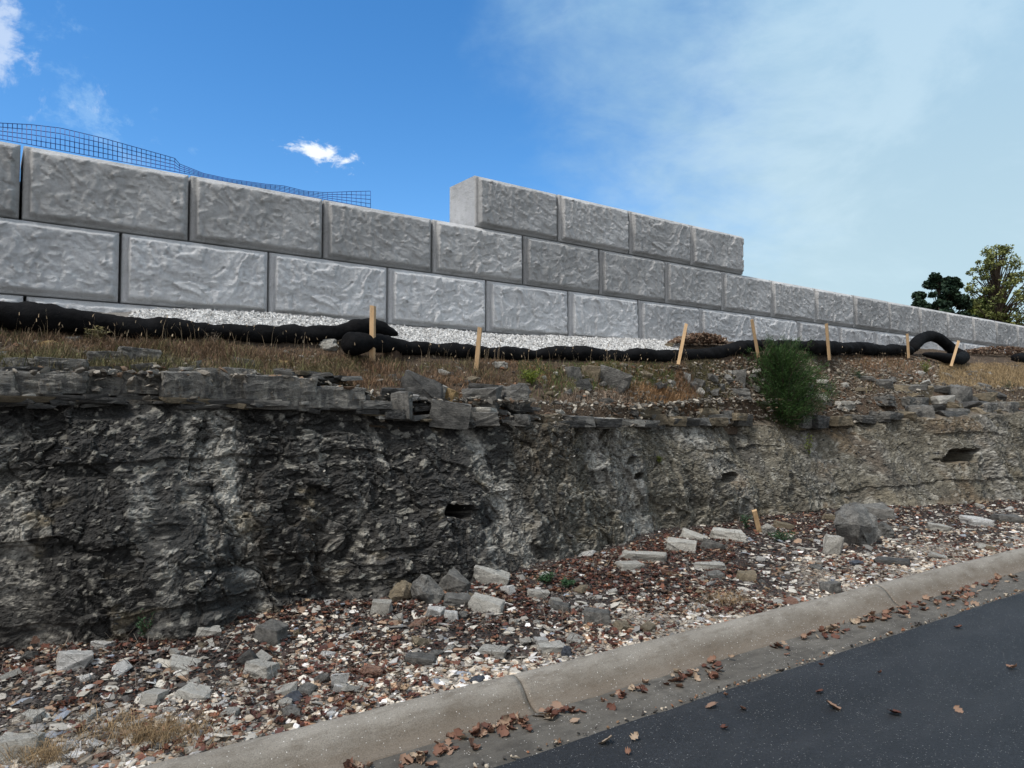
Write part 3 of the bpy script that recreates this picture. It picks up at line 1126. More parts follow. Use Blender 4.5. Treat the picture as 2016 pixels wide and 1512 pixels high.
#
for (x0, x1, y0, y1, c) in (
        (-120, 4, 732, 780, 'g'), (0, 102, 731, 779, 'g'), (99, 164, 734, 776, 'g'), (160, 255, 742, 778, 'g'), (250, 335, 737, 776, 'g'),
        (328, 408, 729, 784, 'g'), (404, 504, 732, 787, 'g'), (500, 614, 744, 797, 'g'), (608, 712, 761, 806, 'g'), (24, 92, 706, 734, 'g'), (90, 160, 708, 735, 'd'), (190, 250, 690, 722, 'g'), (250, 306, 686, 722, 'g'),
        (120, 232, 780, 792, 'd'), (240, 345, 779, 790, 'g'), (20, 90, 782, 793, 't'), (720, 770, 790, 806, 'g'), (700, 745, 806, 816, 'd'), (-90, 20, 782, 796, 'd'),
        (340, 420, 784, 793, 't'), (420, 505, 786, 796, 'd'), (510, 570, 790, 800, 'g'), (760, 800, 812, 826, 'd'), (690, 730, 776, 796, 'g'),
        (1575, 1603, 819, 842, 'g'), (1604, 1642, 819, 842, 'd'), (1643, 1690, 822, 838, 't'), (1690, 1740, 818, 832, 'g'),
        (1441, 1480, 814, 828, 't'), (1395, 1440, 822, 838, 't'), (1320, 1392, 826, 838, 'd'), (1740, 1795, 812, 826, 'g'), (1840, 1930, 812, 824, 'd'),
        (1932, 1976, 792, 818, 'g'), (1977, 2018, 792, 818, 'g'), (1100, 1160, 830, 842, 'd'), (1170, 1230, 828, 842, 'd'), (1240, 1310, 828, 842, 'g')):
    place_rock((x0 + x1) / 2, (y0 + y1) / 2, (x1 - x0) * (1.0 + .00016 * max(0, 1400 - x0)) * (.98 if y1 - y0 > 25 else 1.0), (y1 - y0) * random.uniform(.86, 1.06), 'B' if y1 - y0 > 25 else c, 'bed', name='ledge_stone', detail=3, parent=rock_face, deep=0.85 if x1 - x0 < 80 else 0.55,
               yaw=random.uniform(-.07, .07) + .60, tilt=random.uniform(-.01, .06), Yf=browY((x0 + x1) / 2) - .03 + max(0, browpy((x0 + x1) / 2) - (y0 + y1) / 2 - 30) * .005 + (.10 if 160 <= x0 <= 252 else 0) + random.uniform(-.02, .035))
# thin shards and flakes along the brow, above and below the thick bed
rl = random.Random(9)
for i in range(95):
    px_ = rl.uniform(-30, 1060)
    w_, h_ = rl.uniform(18, 75), rl.uniform(4, 10)
    up_ = rl.random() < .45
    yy_ = browpy(px_) + (rl.uniform(-66, -48) if up_ else rl.uniform(-8, 12))
    if up_ and px_ > 700:
        yy_ = browpy(px_) - rl.uniform(0, 40)
    place_rock(px_, yy_, w_, h_, rl.choice('gdgtpgdd'), 'slab', name='ledge_stone', parent=rock_face, deep=.8, yaw=.62 + rl.uniform(-.5, .5), tilt=rl.uniform(-.12, .14),
               Yf=browY(px_) + (.04 if up_ else -.045) + rl.uniform(0, .05), detail=0)
# broken thin beds on top of the face further right, laid one on another
rl = random.Random(5)
for layer in range(3):
    x = 1062 if layer == 0 else (1130 if layer == 1 else 1390)
    while x < 2030:
        w_ = rl.uniform(26, 78) * (1.0 - .12 * layer)
        h_ = rl.uniform(9, 19)
        if rl.random() < (.80, .52, .42)[layer] and not (1500 < x + w_ / 2 < 1572):
            yb_ = browpy(x + w_ / 2) + 3 - layer * 15 - rl.uniform(0, 4)
            place_rock(x + w_ / 2, yb_ - h_ / 2, w_ * 1.02, h_, rl.choice('ggdtgtp'), rl.choice(('bed', 'slab', 'block')), name='ledge_stone', parent=rock_face,
                       deep=.8, yaw=.62 + rl.uniform(-.35, .25), tilt=rl.uniform(-.07, .07), Yf=browY(x + w_ / 2) - .02 + .07 * layer + rl.uniform(0, .05), detail=2)
        x += w_ * rl.uniform(.85, 1.1)

ROCKS = [
    # loose stones along the top of the face
    (785, 776, 46, 22, 'd', 'block', 'small dark grey block left of the jumbled rocks on the ledge', .1),
    (799, 800, 34, 46, 'g', 'bed', 'upright grey block standing at the left of the broken ledge', .05),
    (848, 768, 82, 40, 'd', 'slab', 'large dark triangular slab leaning in the middle of the broken ledge', .28),
    (868, 764, 42, 16, 'p', 'slab', 'cream coloured slab lying on the dark triangular slab', .45),
    (891, 777, 24, 16, 'y', 'block', 'small tan block right of the cream slab on the ledge', .3),
    (806, 781, 46, 10, 'w', 'slab', 'thin whitish flake on top of the upright grey block', .12),
    (896, 817, 64, 42, 'g', 'bed', 'wide grey block hanging over the face below the cream slab', .12),
    (962, 783, 62, 36, 'g', 'bed', 'square streaked grey block on top of the stacked slabs', .02),
    (957, 808, 72, 10, 'p', 'slab', 'thin pale slab sandwiched in the middle of the stack', .03),
    (960, 826, 62, 24, 'g', 'bed', 'streaked grey block at the bottom of the stacked slabs', .0),
    (1030, 787, 66, 64, 'g', 'boulder', 'big smooth grey boulder right of the stacked slabs', .2),
    (1034, 825, 28, 16, 'g', 'block', 'small grey block wedged under the big smooth boulder', .0),
    (968, 762, 58, 10, 'd', 'slab', 'thin dark flake on top of the streaked stack', .08),
    (1098, 811, 28, 13, 'p', 'boulder', 'oval pinkish tan stone in the dry grass right of the boulder', .0),
    (1128, 734, 24, 26, 'g', 'block', 'grey rock behind the yellow green shrub below the sock', .0),
    (1163, 735, 30, 28, 't', 'block', 'tan block half hidden in grass below the sock', .05),
    (1205, 745, 60, 42, 'g', 'slab', 'sloping grey slab half buried in grass under the sock', .35),
    (1270, 737, 34, 24, 't', 'boulder', 'rounded brownish boulder in the grass left of the third stake', .0),
    (1352, 746, 10, 22, 'p', 'block', 'small upright pale stone below the third stake', .1),
    (1378, 770, 22, 22, 'p', 'boulder', 'pale knobbly stone on bare soil left of the cedar', .0),
    (1331, 794, 38, 9, 'p', 'slab', 'flat buff slab in the rust coloured grass', .05),
    (1430, 743, 30, 20, 'g', 'boulder', 'cluster boulder of grey rock left of the cedar top', .0),
    (1456, 740, 26, 26, 'g', 'block', 'light grey block tucked against the left side of the cedar', .1),
    (1454, 772, 48, 16, 'g', 'slab', 'layered grey slab left of the cedar at half its height', .03),
    (1429, 817, 22, 24, 'b', 'block', 'brown block on the orange soil left of the cedar foot', .2),
    (1616, 780, 32, 12, 'p', 'slab', 'pale cap slab on the grey block right of the cedar', .1),
    (1616, 801, 30, 34, 'g', 'block', 'grey block with pale cap right of the cedar', .0),
    (1742, 782, 56, 34, 'g', 'boulder', 'rounded grey bank of rock above the far ledge', .05),
    (1790, 778, 62, 34, 't', 'block', 'buff broken block right of the rounded bank of rock', .05),
    (1782, 761, 70, 9, 'g', 'slab', 'thin flat slab capping the buff broken block', .03),
    (1888, 778, 42, 40, 'g', 'block', 'square grey block right of the light green seedling', .0),
    (1850, 764, 54, 10, 'g', 'slab', 'flat grey slab left of the square grey block', .1),
    (1815, 810, 36, 24, 'g', 'block', 'grey block low on the far ledge beneath the green seedling', .0),
    (1880, 803, 24, 12, 'p', 'slab', 'small pale slab just under the square grey block', -.15),
    (1918, 790, 26, 22, 'g', 'block', 'dark topped block between square block and the frame edge', .1),
    (1962, 776, 36, 12, 'd', 'slab', 'leaning flat slab near the right end of the bench', .3),
    (1700, 742, 46, 9, 'g', 'slab', 'flat slab in the thin grass under the fifth stake', .05),
    (1735, 752, 34, 14, 'g', 'block', 'little grey block behind the rounded bank of rock', .1),
    (1690, 800, 22, 18, 'p', 'slab', 'pale shard standing on the bare soil right of the cedar', .6),
    # stones on the grassy slope by the sock
    (641, 678, 44, 30, 'p', 'boulder', 'squarish cream boulder beside the left end of the sock', .08),
    (765, 689, 34, 28, 'b', 'block', 'brown block with a hollow right of the first stake', .1),
    (984, 716, 36, 18, 'p', 'boulder', 'mottled pale stone just right of the second stake', .0),
    (92, 676, 38, 22, 'y', 'boulder', 'orange tan stone in the grass at the far left', .0),
    (140, 668, 26, 14, 'g', 'block', 'small grey stone right of the orange tan one', .0),
    (476, 716, 40, 18, 'g', 'slab', 'grey flake above the long ledge block', .2),
    (562, 714, 26, 10, 'y', 'slab', 'small tan flake in the grass above the ledge', .1),
    (556, 734, 30, 18, 'g', 'block', 'grey chunk lying on the end of the ledge', .1),
    (278, 720, 38, 12, 'g', 'slab', 'tilted grey flake on the left ledge', -.15),
    (772, 743, 14, 14, 'g', 'block', 'little grey stone in brown weeds under the first stake', .0),
    (1316, 678, 30, 16, 't', 'boulder', 'striped buff rock behind the sock at the third stake', .0),
    # on the verge
    (1695, 1034, 98, 98, 'g', 'boulder', 'largest grey boulder standing on the far verge', .1),
    (1722, 1008, 54, 24, 'g', 'block', 'grey block resting against the back of the largest boulder', .05),
    (1746, 1044, 38, 34, 'g', 'boulder', 'smaller grey boulder touching the right of the largest one', .0),
    (1642, 1076, 26, 36, 'p', 'block', 'upright cream stone left of the largest boulder', .15),
    (1640, 1022, 32, 12, 't', 'slab', 'tan flake behind the upright cream stone', .0),
    (1438, 1055, 54, 20, 'p', 'slab', 'pale chipped slab left of the broken stake on the verge', .12),
    (1372, 1058, 48, 12, 'p', 'slab', 'thin pale slab sloping toward the rock on the verge', .3),
    (1342, 1078, 40, 20, 'p', 'block', 'pale block left of the sloping thin slab', .05),
    (1405, 1076, 36, 16, 'g', 'slab', 'pointed grey slab right of the sloping thin slab', .35),
    (1515, 1042, 30, 20, 'p', 'boulder', 'round buff stone at the foot of the broken stake', .0),
    (1272, 1100, 92, 13, 'p', 'slab', 'longest pale slab lying flat in the red leaves', .04),
    (1240, 1116, 48, 12, 'p', 'slab', 'second pale slab under the longest one', .02),
    (1400, 1117, 56, 12, 'p', 'slab', 'long narrow pale stone in the middle of the far verge', .03),
    (1470, 1137, 26, 20, 't', 'block', 'stubby tan stone in leaves before the kerb', .1),
    (1640, 1158, 28, 20, 'g', 'block', 'grey stone touching the back of the kerb', .1),
    (1608, 1118, 28, 12, 'g', 'boulder', 'low rounded grey stone in the white grit', .0),
    (1765, 1108, 58, 10, 'd', 'slab', 'long dark flat stone in the white grit near the kerb', .02),
    (1850, 1040, 34, 14, 'p', 'slab', 'cream slab right of the boulder group', .1),
    (1925, 1028, 36, 16, 'w', 'block', 'white triangular stone near the right edge', .1),
    (1990, 1023, 46, 14, 'g', 'slab', 'flat grey stone at the right frame edge', .05),
    (1546, 1036, 30, 12, 't', 'slab', 'thin buff flake behind the broken stake', .2),
    (1690, 1110, 22, 10, 'u', 'block', 'dark bluish stone before the largest boulder', .0),
    (815, 1130, 62, 9, 'p', 'slab', 'thin plate propped on the stones at the foot of the face', .22),
    (787, 1164, 44, 50, 't', 'boulder', 'tan boulder at the left of the fallen stones', .0),
    (840, 1164, 78, 54, 'g', 'boulder', 'large grey slab leaning at the foot of the face', .55),
    (894, 1151, 46, 36, 'g', 'block', 'grey wedge right of the large leaning slab', .45),
    (967, 1144, 52, 40, 'p', 'block', 'whitish wedge shaped block alone in red leaves', .2),
    (900, 1184, 52, 20, 'g', 'slab', 'low grey slab in front of the leaning slab', .2),
    (957, 1194, 46, 26, 'p', 'block', 'pale block in front of the whitish wedge', .25),
    (752, 1197, 34, 22, 'p', 'block', 'pale stone left of the tan boulder', .1),
    (858, 1208, 24, 18, 'w', 'block', 'white stone in front of the leaning slab', .2),
    (890, 1216, 22, 18, 'w', 'block', 'white stone two stones right of the tan boulder', .1),
    (1060, 1170, 30, 16, 'p', 'block', 'pale pointed stone left of the low green plants', .1),
    (1176, 1218, 42, 26, 'g', 'block', 'grey wedge standing alone in mid verge', .15),
    (1105, 1198, 30, 16, 'g', 'block', 'light grey stone left of the grey wedge', .1),
    (532, 1252, 46, 32, 'g', 'block', 'bluish grey chunk under the left rock face', .15),
    (138, 1303, 50, 26, 'w', 'block', 'whitish wedge stone at the left of the verge', .1),
    (506, 1322, 56, 28, 'p', 'slab', 'large flat cream flake lying in the leaf mould', .1),
    (486, 1300, 28, 28, 'd', 'slab', 'dark upright shard behind the flat cream flake', .9),
    (28, 1474, 62, 38, 'p', 'block', 'big pale stone in the lower left corner', .1),
    (408, 1247, 36, 18, 'p', 'block', 'pale stone at the foot of the left face', .1),
    (200, 1270, 34, 14, 'w', 'slab', 'white flake at the foot of the far left face', .1),
    (730, 1324, 44, 26, 'r', 'boulder', 'reddish brown stone on the pale grit', .0),
    (827, 1302, 50, 18, 'g', 'slab', 'flat brownish grey stone in mid verge', .05),
    (1118, 1286, 22, 22, 'u', 'boulder', 'blue black stone beside the kerb', .0),
    (942, 1338, 30, 14, 'u', 'boulder', 'smooth bluish stone touching the kerb', .0),
    (1085, 1278, 50, 14, 'p', 'slab', 'long flat cream stone left of the blue black one', .0),
    (975, 1284, 48, 12, 'p', 'slab', 'flat whitish stone in the middle of the pale grit', .0),
    (578, 1375, 44, 18, 'u', 'boulder', 'bluish rounded stone on the near grit', .0),
    (568, 1404, 38, 24, 'g', 'boulder', 'grey rounded stone under the bluish one', .0),
    (560, 1386, 30, 16, 'p', 'boulder', 'cream stone beside the bluish one', .0),
    (380, 1370, 60, 16, 'p', 'slab', 'brownish cream flake with a curled edge on the near verge', .1),
    (665, 1340, 24, 26, 'w', 'block', 'pale blue white stone left of the reddish one', .1),
    (632, 1338, 30, 20, 'g', 'boulder', 'mottled grey stone on the near grit', .0),
    (330, 1402, 22, 16, 'w', 'boulder', 'round white pebble on the near verge', .0),
    (315, 1425, 24, 18, 'w', 'boulder', 'white pebble by the straw at the near verge', .0),
    (130, 1470, 30, 22, 'w', 'boulder', 'white cobble right of the corner stone', .0),
    (60, 1415, 32, 16, 'p', 'slab', 'cream flake at the left frame edge of the verge', .0),
    (1065, 1355 - 90, 26, 12, 'w', 'slab', 'white sliver behind the long flat cream stone', .0),
]
LABROCK = []
for (cx, cy, w, h, c, stl, lab, tl_) in ROCKS:
    vf = 1.14 if cy > 950 else 1.06
    yf_ = None
    if 720 < cx < 1070 and 748 < cy < 850:
        yf_ = browY(cx) - .10 + min(1, max(0, (browpy(cx) - cy) / 60)) * .22
    LABROCK.append(place_rock(cx, cy, w * vf, h * vf, Yf=yf_, c=c, style=stl, label=lab, tilt=tl_, deep=0.75 if stl != 'slab' else 0.7, name='rock' if w > 26 else 'stone', cat='rock' if w > 26 else 'stone'))

# medium loose stones, things too, sharing a few meshes
small_meshes = [rock_mesh(900 + i, ('block', 'slab', 'boulder')[i % 3], 0) for i in range(12)]
for m_ in small_meshes:
    m_.name = 'loose_stone'
    m_.materials.append(MAT['grey_limestone'])


def surf_sample(G, n, lo=0.0, hi=1.0, xr=None, wpow=0.0):
    """random points on a sheet grid; lo..hi fraction across"""
    a, b_ = G.shape[:2]
    i = RS.rand(n) * (a - 1.001)
    if wpow:
        i = (a - 1.001) * RS.rand(n) ** wpow
    j = (lo + (hi - lo) * RS.rand(n)) * (b_ - 1.001)
    i0, j0 = i.astype(int), j.astype(int)
    fi, fj = (i - i0)[:, None], (j - j0)[:, None]
    Pt = (G[i0, j0] * (1 - fi) + G[i0 + 1, j0] * fi) * (1 - fj) + (G[i0, j0 + 1] * (1 - fi) + G[i0 + 1, j0 + 1] * fi) * fj
    return Pt, i / a, j / b_


def in_view(Pt, m=60):
    x, y, z = project(Pt)
    return (z > 0.4) & (x > -m) & (x < W + m) & (y > -m) & (y < H + m)


def stone_objs(G, n, lo, hi, smin, smax, label, group, mix, name='loose_stone', flat_=0.6, where=None):
    Pt, _, _ = surf_sample(G, n * 6, lo, hi)
    ok = in_view(Pt, -4)
    if where is not None:
        ok &= where(Pt)
    Pt = Pt[ok][:n]
    for p in Pt:
        me_ = small_meshes[random.randrange(12)]
        o = bpy.data.objects.new(name, me_)
        COL.objects.link(o)
        s = smin + (smax - smin) * random.random() ** 2
        o.scale = (s * random.uniform(.8, 1.4), s * random.uniform(.7, 1.1), s * flat_ * random.uniform(.5, 1.2))
        o.rotation_euler = (random.uniform(-.35, .35), random.uniform(-.35, .35), random.uniform(0, 6.28))
        o.location = (p[0], p[1], p[2] + s * flat_ * 0.22)
        o.material_slots[0].link = 'OBJECT'
        mc = random.choice(mix)
        o.material_slots[0].material = MAT[GM[mc]]
        sx_, sy_, _z = project(np.array([p]))
        zone = ('at the far left', 'left of centre', 'in the middle', 'right of centre', 'far right')[int(min(4.99, max(0, sx_[0] / 2016 * 5)))]
        word = {'p': 'cream', 'w': 'whitish', 'g': 'grey', 't': 'tan', 'r': 'reddish', 'd': 'dark grey'}[mc]
        tag(o, ('big ' if s > smin + .55 * (smax - smin) else '') + word + ' ' + label + ' ' + zone, 'stone', group)


stone_objs(VERGE, 160, 0.02, 0.82, 0.045, 0.13, 'angular limestone piece on the leafy verge', 'loose limestone pieces on the verge', 'ppwwwggtrp', flat_=.5)
stone_objs(BENCH, 135, 0.03, 0.46, 0.05, 0.15, 'broken piece on the rubble slope beyond the sock line', 'broken limestone pieces on the bench slope', 'ggggpptdp',
           where=lambda P_: (P_[:, 0] > 5.2))
stone_objs(BENCH, 50, 0.06, 0.5, 0.04, 0.10, 'limestone piece in the dry grass above the face', 'limestone pieces in the dry grass', 'ggpptd',
           name='stone', where=lambda P_: (P_[:, 0] < 5.2))

# ------------------------------------------------------------------ scatter stuff built straight into arrays
def rotmats(n, tilt=math.pi):
    a = RS.rand(n) * 2 * math.pi
    ax = RS.normal(size=(n, 3))
    ax[:, 2] *= 0.3
    ax /= np.linalg.norm(ax, axis=1)[:, None]
    th = (RS.rand(n) - .5) * 2 * tilt
    Kx = np.zeros((n, 3, 3))
    Kx[:, 0, 1], Kx[:, 0, 2], Kx[:, 1, 0] = -ax[:, 2], ax[:, 1], ax[:, 2]
    Kx[:, 1, 2], Kx[:, 2, 0], Kx[:, 2, 1] = -ax[:, 0], -ax[:, 1], ax[:, 0]
    R = np.eye(3) + np.sin(th)[:, None, None] * Kx + (1 - np.cos(th))[:, None, None] * (Kx @ Kx)
    Z_ = np.zeros((n, 3, 3))
    Z_[:, 0, 0], Z_[:, 0, 1], Z_[:, 1, 0], Z_[:, 1, 1], Z_[:, 2, 2] = np.cos(a), -np.sin(a), np.sin(a), np.cos(a), 1
    return R @ Z_


g_ = (1 + 5 ** .5) / 2
ICO = np.array([(-1, g_, 0), (1, g_, 0), (-1, -g_, 0), (1, -g_, 0), (0, -1, g_), (0, 1, g_), (0, -1, -g_), (0, 1, -g_), (g_, 0, -1), (g_, 0, 1), (-g_, 0, -1), (-g_, 0, 1)], float)
ICO /= np.linalg.norm(ICO[0])
ICOF = np.array([(0, 11, 5), (0, 5, 1), (0, 1, 7), (0, 7, 10), (0, 10, 11), (1, 5, 9), (5, 11, 4), (11, 10, 2), (10, 7, 6), (7, 1, 8),
                 (3, 9, 4), (3, 4, 2), (3, 2, 6), (3, 6, 8), (3, 8, 9), (4, 9, 5), (2, 4, 11), (6, 2, 10), (8, 6, 7), (9, 8, 1)])
OCT = np.array([(1, 0, 0), (-1, 0, 0), (0, 1, 0), (0, -1, 0), (0, 0, 1), (0, 0, -1)], float)
OCTF = np.array([(0, 2, 4), (2, 1, 4), (1, 3, 4), (3, 0, 4), (2, 0, 5), (1, 2, 5), (3, 1, 5), (0, 3, 5)])


def pebbles(name, Pt, size, cols, flatn=0.55, base='ico', tilt=0.5, sink=0.15, parent=None, kind='stuff', label=None, cat=None):
    n = len(Pt)
    Bv, Bf = (ICO, ICOF) if base == 'ico' else (OCT, OCTF)
    k = len(Bv)
    V = Bv[None] * (1 + 0.95 * (RS.rand(n, k, 1) - .5))
    V = V * np.array([1.0, 1.0, 1.0])
    sc = np.stack([size * (0.5 + .22 * (RS.rand(n) - .2)), size * (0.36 + .2 * (RS.rand(n) - .5)), size * flatn * 0.5 * (.6 + .8 * RS.rand(n))], 1)
    V = V * sc[:, None, :]
    V = np.einsum('nij,nkj->nki', rotmats(n, tilt), V)
    off = Pt.copy()
    off[:, 2] += size * flatn * (0.5 - sink) * 0.6
    V = V + off[:, None, :]
    Fc = (Bf[None] + (np.arange(n) * k)[:, None, None]).reshape(-1, 3)
    me_ = make_mesh(name, V.reshape(-1, 3), Fc, MAT['stone'], col=np.repeat(cols, k, 0))
    return link(name, me_, kind=kind, label=label, cat=cat, parent=parent)


def palette(n, entries):
    w_ = np.array([e[0] for e in entries], float)
    c_ = np.array([e[1] for e in entries])
    i = RS.choice(len(entries), n, p=w_ / w_.sum())
    return c_[i] * (0.75 + 0.5 * RS.rand(n, 1))


# verge grit: pale by the kerb, darker up to the rock
Pt, fi, fj = surf_sample(VERGE, 60000, 0.0, 0.86, wpow=1.5)
ok = in_view(Pt, 30)
Pt, fj = Pt[ok], fj[ok]
patch = fbm(Pt * (1.1, 1.1, 0), 4, 26)
prob = np.clip(0.14 + 1.0 * sstep(0.42 - fj + 0.55 * patch, -0.05, 0.30), 0, 1)
k_ = RS.rand(len(Pt)) < prob
Pt, fj = Pt[k_][:36000], fj[k_][:36000]
sz = 0.012 + 0.034 * RS.rand(len(Pt)) ** 2.2 + 0.01 * (RS.rand(len(Pt)) < .06)
sz += 0.007 * sstep(Pt[:, 0], 3, 8)
pc = palette(len(Pt), [(26, (.50, .455, .385)), (26, (.40, .34, .265)), (20, (.26, .235, .20)), (12, (.30, .20, .13)), (7, (.24, .11, .07)), (10, (.14, .13, .12)), (2, (.18, .20, .24)), (8, (.66, .63, .60))])
pc = pc * (0.55 + 0.75 * sstep(fbm(Pt * (2.4, 2.4, 0), 4, 131), -.35, .35))[:, None]
pebbles('gravel', Pt, sz * 1.12, pc, flatn=.42, label='pale and brown limestone gravel scattered over the verge', cat='gravel')

# flat limestone flakes lying everywhere
Pt, fi, fj = surf_sample(VERGE, 9000, 0.0, 0.80, wpow=1.3)
Pt = Pt[in_view(Pt, 20)][:1800]
pc = palette(len(Pt), [(5, (.46, .43, .37)), (4, (.30, .28, .245)), (3, (.20, .19, .175)), (2, (.55, .53, .50)), (2, (.28, .19, .13)), (1, (.22, .24, .27))])
pebbles('stone_flakes', Pt, .035 + .065 * RS.rand(len(Pt)) ** 2, pc, flatn=.24, tilt=.45, label='flat limestone flakes scattered over the whole verge', cat='stone flakes')

# dark mould crumbs and bark-like bits
Pt, fi, fj = surf_sample(VERGE, 60000, 0.12, 0.9, wpow=1.4)
ok = in_view(Pt, 30) & (RS.rand(len(Pt)) < sstep(fj + 0.4 * fbm(Pt * (1.1, 1.1, 0), 4, 29), 0.15, 0.5) + .1)
Pt = Pt[ok][:30000]
pc = palette(len(Pt), [(4, (.026, .023, .022)), (3, (.055, .047, .043)), (2, (.09, .07, .058)), (2, (.16, .145, .135)), (.5, (.28, .26, .23))])
pebbles('leaf_mould', Pt, 0.012 + 0.025 * RS.rand(len(Pt)) ** 1.5, pc, base='oct', flatn=.5, tilt=1.2, label='dark crumbled leaf mould on the verge', cat='leaf mould')

# crushed rock bedding in front of the wall
n0_, n1_ = 103 / len(tb), 130 / len(tb)
Pt, fi, fj = surf_sample(BENCH, 90000, n0_, n1_)
x_, y_, z_ = project(Pt)
xl = fbm(Pt * (2, 2, 0), 2, 5) * 20
ok = (z_ > 0) & (x_ > 255 + xl) & (x_ < 1335 + xl)
Pt = Pt[ok][:26000]
pc = palette(len(Pt), [(5, (.62, .62, .61)), (4, (.50, .50, .495)), (2, (.38, .38, .37)), (1, (.26, .25, .24))])
pebbles('crushed_rock', Pt, 0.016 + 0.022 * RS.rand(len(Pt)), pc, base='oct', flatn=.9, tilt=3, label='light grey crushed rock bedding along the foot of the wall', cat='gravel')

# rubble in the soil of the bench
Pt, fi, fj = surf_sample(BENCH, 60000, 0.02, 0.60)
x_, y_, z_ = project(Pt)
dens = 0.10 + 0.9 * sstep(Pt[:, 0] + 1.2 * fbm(Pt * (.8, .8, 0), 3, 71), 4.3, 6.0)
ok = in_view(Pt, 30) & (RS.rand(len(Pt)) < dens)
Pt = Pt[ok][:19000]
sz = 0.014 + 0.060 * RS.rand(len(Pt)) ** 3.5
pc = palette(len(Pt), [(4, (.24, .21, .165)), (5, (.155, .14, .115)), (1.2, (.38, .34, .28)), (3, (.10, .08, .06)), (1, (.18, .10, .06))])
nb_ = 2600
xb_ = -2.5 + 14 * RS.rand(nb_) ** 1.2
Pb = np.stack([xb_, np.interp(xb_, brow[:, 0], brow[:, 1]) + .02 + .16 * RS.rand(nb_), np.interp(xb_, brow[:, 0], brow[:, 2])], 1)
lp_ = np.interp(xb_, lip[:, 0], lip[:, 2]) - Pb[:, 2]
Pb[:, 2] += np.where(RS.rand(nb_) < .6, lp_ + .01 * RS.normal(size=nb_), lp_ * RS.rand(nb_))
Pb[:, 1] -= np.where(RS.rand(nb_) < .25, .08, 0)
Pt = np.concatenate([Pt, Pb])
sz = np.concatenate([sz, .015 + .07 * RS.rand(nb_) ** 2.5])
pc = np.concatenate([pc, palette(nb_, [(4, (.20, .18, .15)), (4, (.11, .10, .085)), (1.5, (.34, .31, .26)), (2, (.15, .10, .065))])])
pebbles('rubble', Pt, sz, pc, flatn=.4, tilt=.9, label='small broken rubble on the bench slope', cat='rubble')
# flakes clinging on small ledges of the face
Pf, fi, fj = surf_sample(FACE, 16000, 0.20, 0.86)
ok = in_view(Pf, 10)
Pf = Pf[ok][:2600]
pc = palette(len(Pf), [(6, (.045, .045, .045)), (4, (.10, .10, .09)), (2, (.18, .17, .15)), (.6, (.34, .32, .28))])
pebbles('rock_chips', Pf, 0.012 + 0.045 * RS.rand(len(Pf)) ** 2.5, pc, tilt=.6, flatn=.35, sink=.5, label='thin flakes of stone sticking out of the dark rock face', cat='rock chips')

# ------------------------------------------------------------------ blades: grass and weeds
def blades(Pt, length, width, lean, cols, segs=2, dirv=None):
    n = len(Pt)
    a = RS.rand(n) * 2 * math.pi
    if dirv is None:
        d = np.stack([np.cos(a), np.sin(a), np.zeros(n)], 1)
    else:
        d = dirv
    s = np.stack([-d[:, 1], d[:, 0], np.zeros(n)], 1)
    tw = RS.rand(n) * math.pi
    s = s * np.cos(tw)[:, None] + d * np.sin(tw)[:, None]
    up_ = np.array([0, 0, 1.0])
    p0 = Pt
    p1 = p0 + (up_ * 0.6 + d * (lean * 0.35)[:, None]) * length[:, None]
    p2 = p0 + (up_ * (1.0 - 0.35 * lean)[:, None] + d * lean[:, None]) * length[:, None]
    w_ = (width[:, None] * s) * 0.5
    V = np.stack([p0 - w_, p0 + w_, p1 - w_ * .75, p1 + w_ * .75, p2], 1)
    b_ = (np.arange(n) * 5)[:, None]
    T = np.concatenate([np.concatenate([b_ + 0, b_ + 1, b_ + 3], 1), np.concatenate([b_ + 0, b_ + 3, b_ + 2], 1), np.concatenate([b_ + 2, b_ + 3, b_ + 4], 1)])
    return V.reshape(-1, 3), T, np.repeat(cols, 5, 0)


def merge(parts):
    Vs, Fs, Cs, o = [], [], [], 0
    for V, F_, C in parts:
        Vs.append(V)
        Fs.append(F_ + o)
        Cs.append(C)
        o += len(V)
    return np.concatenate(Vs), np.concatenate(Fs), np.concatenate(Cs)


Pt, fi, fj = surf_sample(BENCH, 330000, 0.06, 0.64)
x_, y_, z_ = project(Pt)
tuft = fbm(Pt * (2.3, 2.3, 0), 4, 81)
right_bare = sstep(x_, 1330, 1480) * sstep(y_, 705, 745)
lip_zone = sstep(y_, 735, 765) * (x_ < 560)
dens = np.clip(0.52 + 0.9 * tuft, 0.04, 1) * (1 - 0.85 * right_bare) * (1 - 0.6 * lip_zone)
dens *= 1 - 0.75 * ((x_ > 720) & (x_ < 1070) & (y_ > 760))
dens *= 1 - .7 * ((y_ > 815) & (x_ < 1500))
dens = np.where((x_ > 1850) & (y_ > 715) & (y_ < 762), 1.0, dens)
ok = in_view(Pt, 40) & (RS.rand(len(Pt)) < dens)
Pt, x_, y_, fj = Pt[ok][:120000], x_[ok][:120000], y_[ok][:120000], fj[ok][:120000]
n = len(Pt)
pat = fbm(Pt * (1.3, 1.3, 0), 3, 83) + 0.35 * (RS.rand(n) - .5)
cg = np.where((pat > 0.16)[:, None], np.array([.21, .125, .070]), np.array([.16, .105, .065]))
cg = np.where((pat < -0.20)[:, None], np.array([.13, .115, .055]), cg)
gz = ((x_ > 1020) & (x_ < 1330) & (y_ < 790) & (RS.rand(n) < .55)) | (RS.rand(n) < .03)
cg = np.where(gz[:, None], np.array([.085, .115, .035]), cg)
rz = (((x_ - 1265) / 90) ** 2 + ((y_ - 795) / 28) ** 2) < 1 + .5 * (RS.rand(n) - .5)
cg = np.where(rz[:, None], np.array([.27, .165, .085]), cg)
mz = (((x_ - 1170) / 80) ** 2 + ((y_ - 800) / 30) ** 2 < 1)
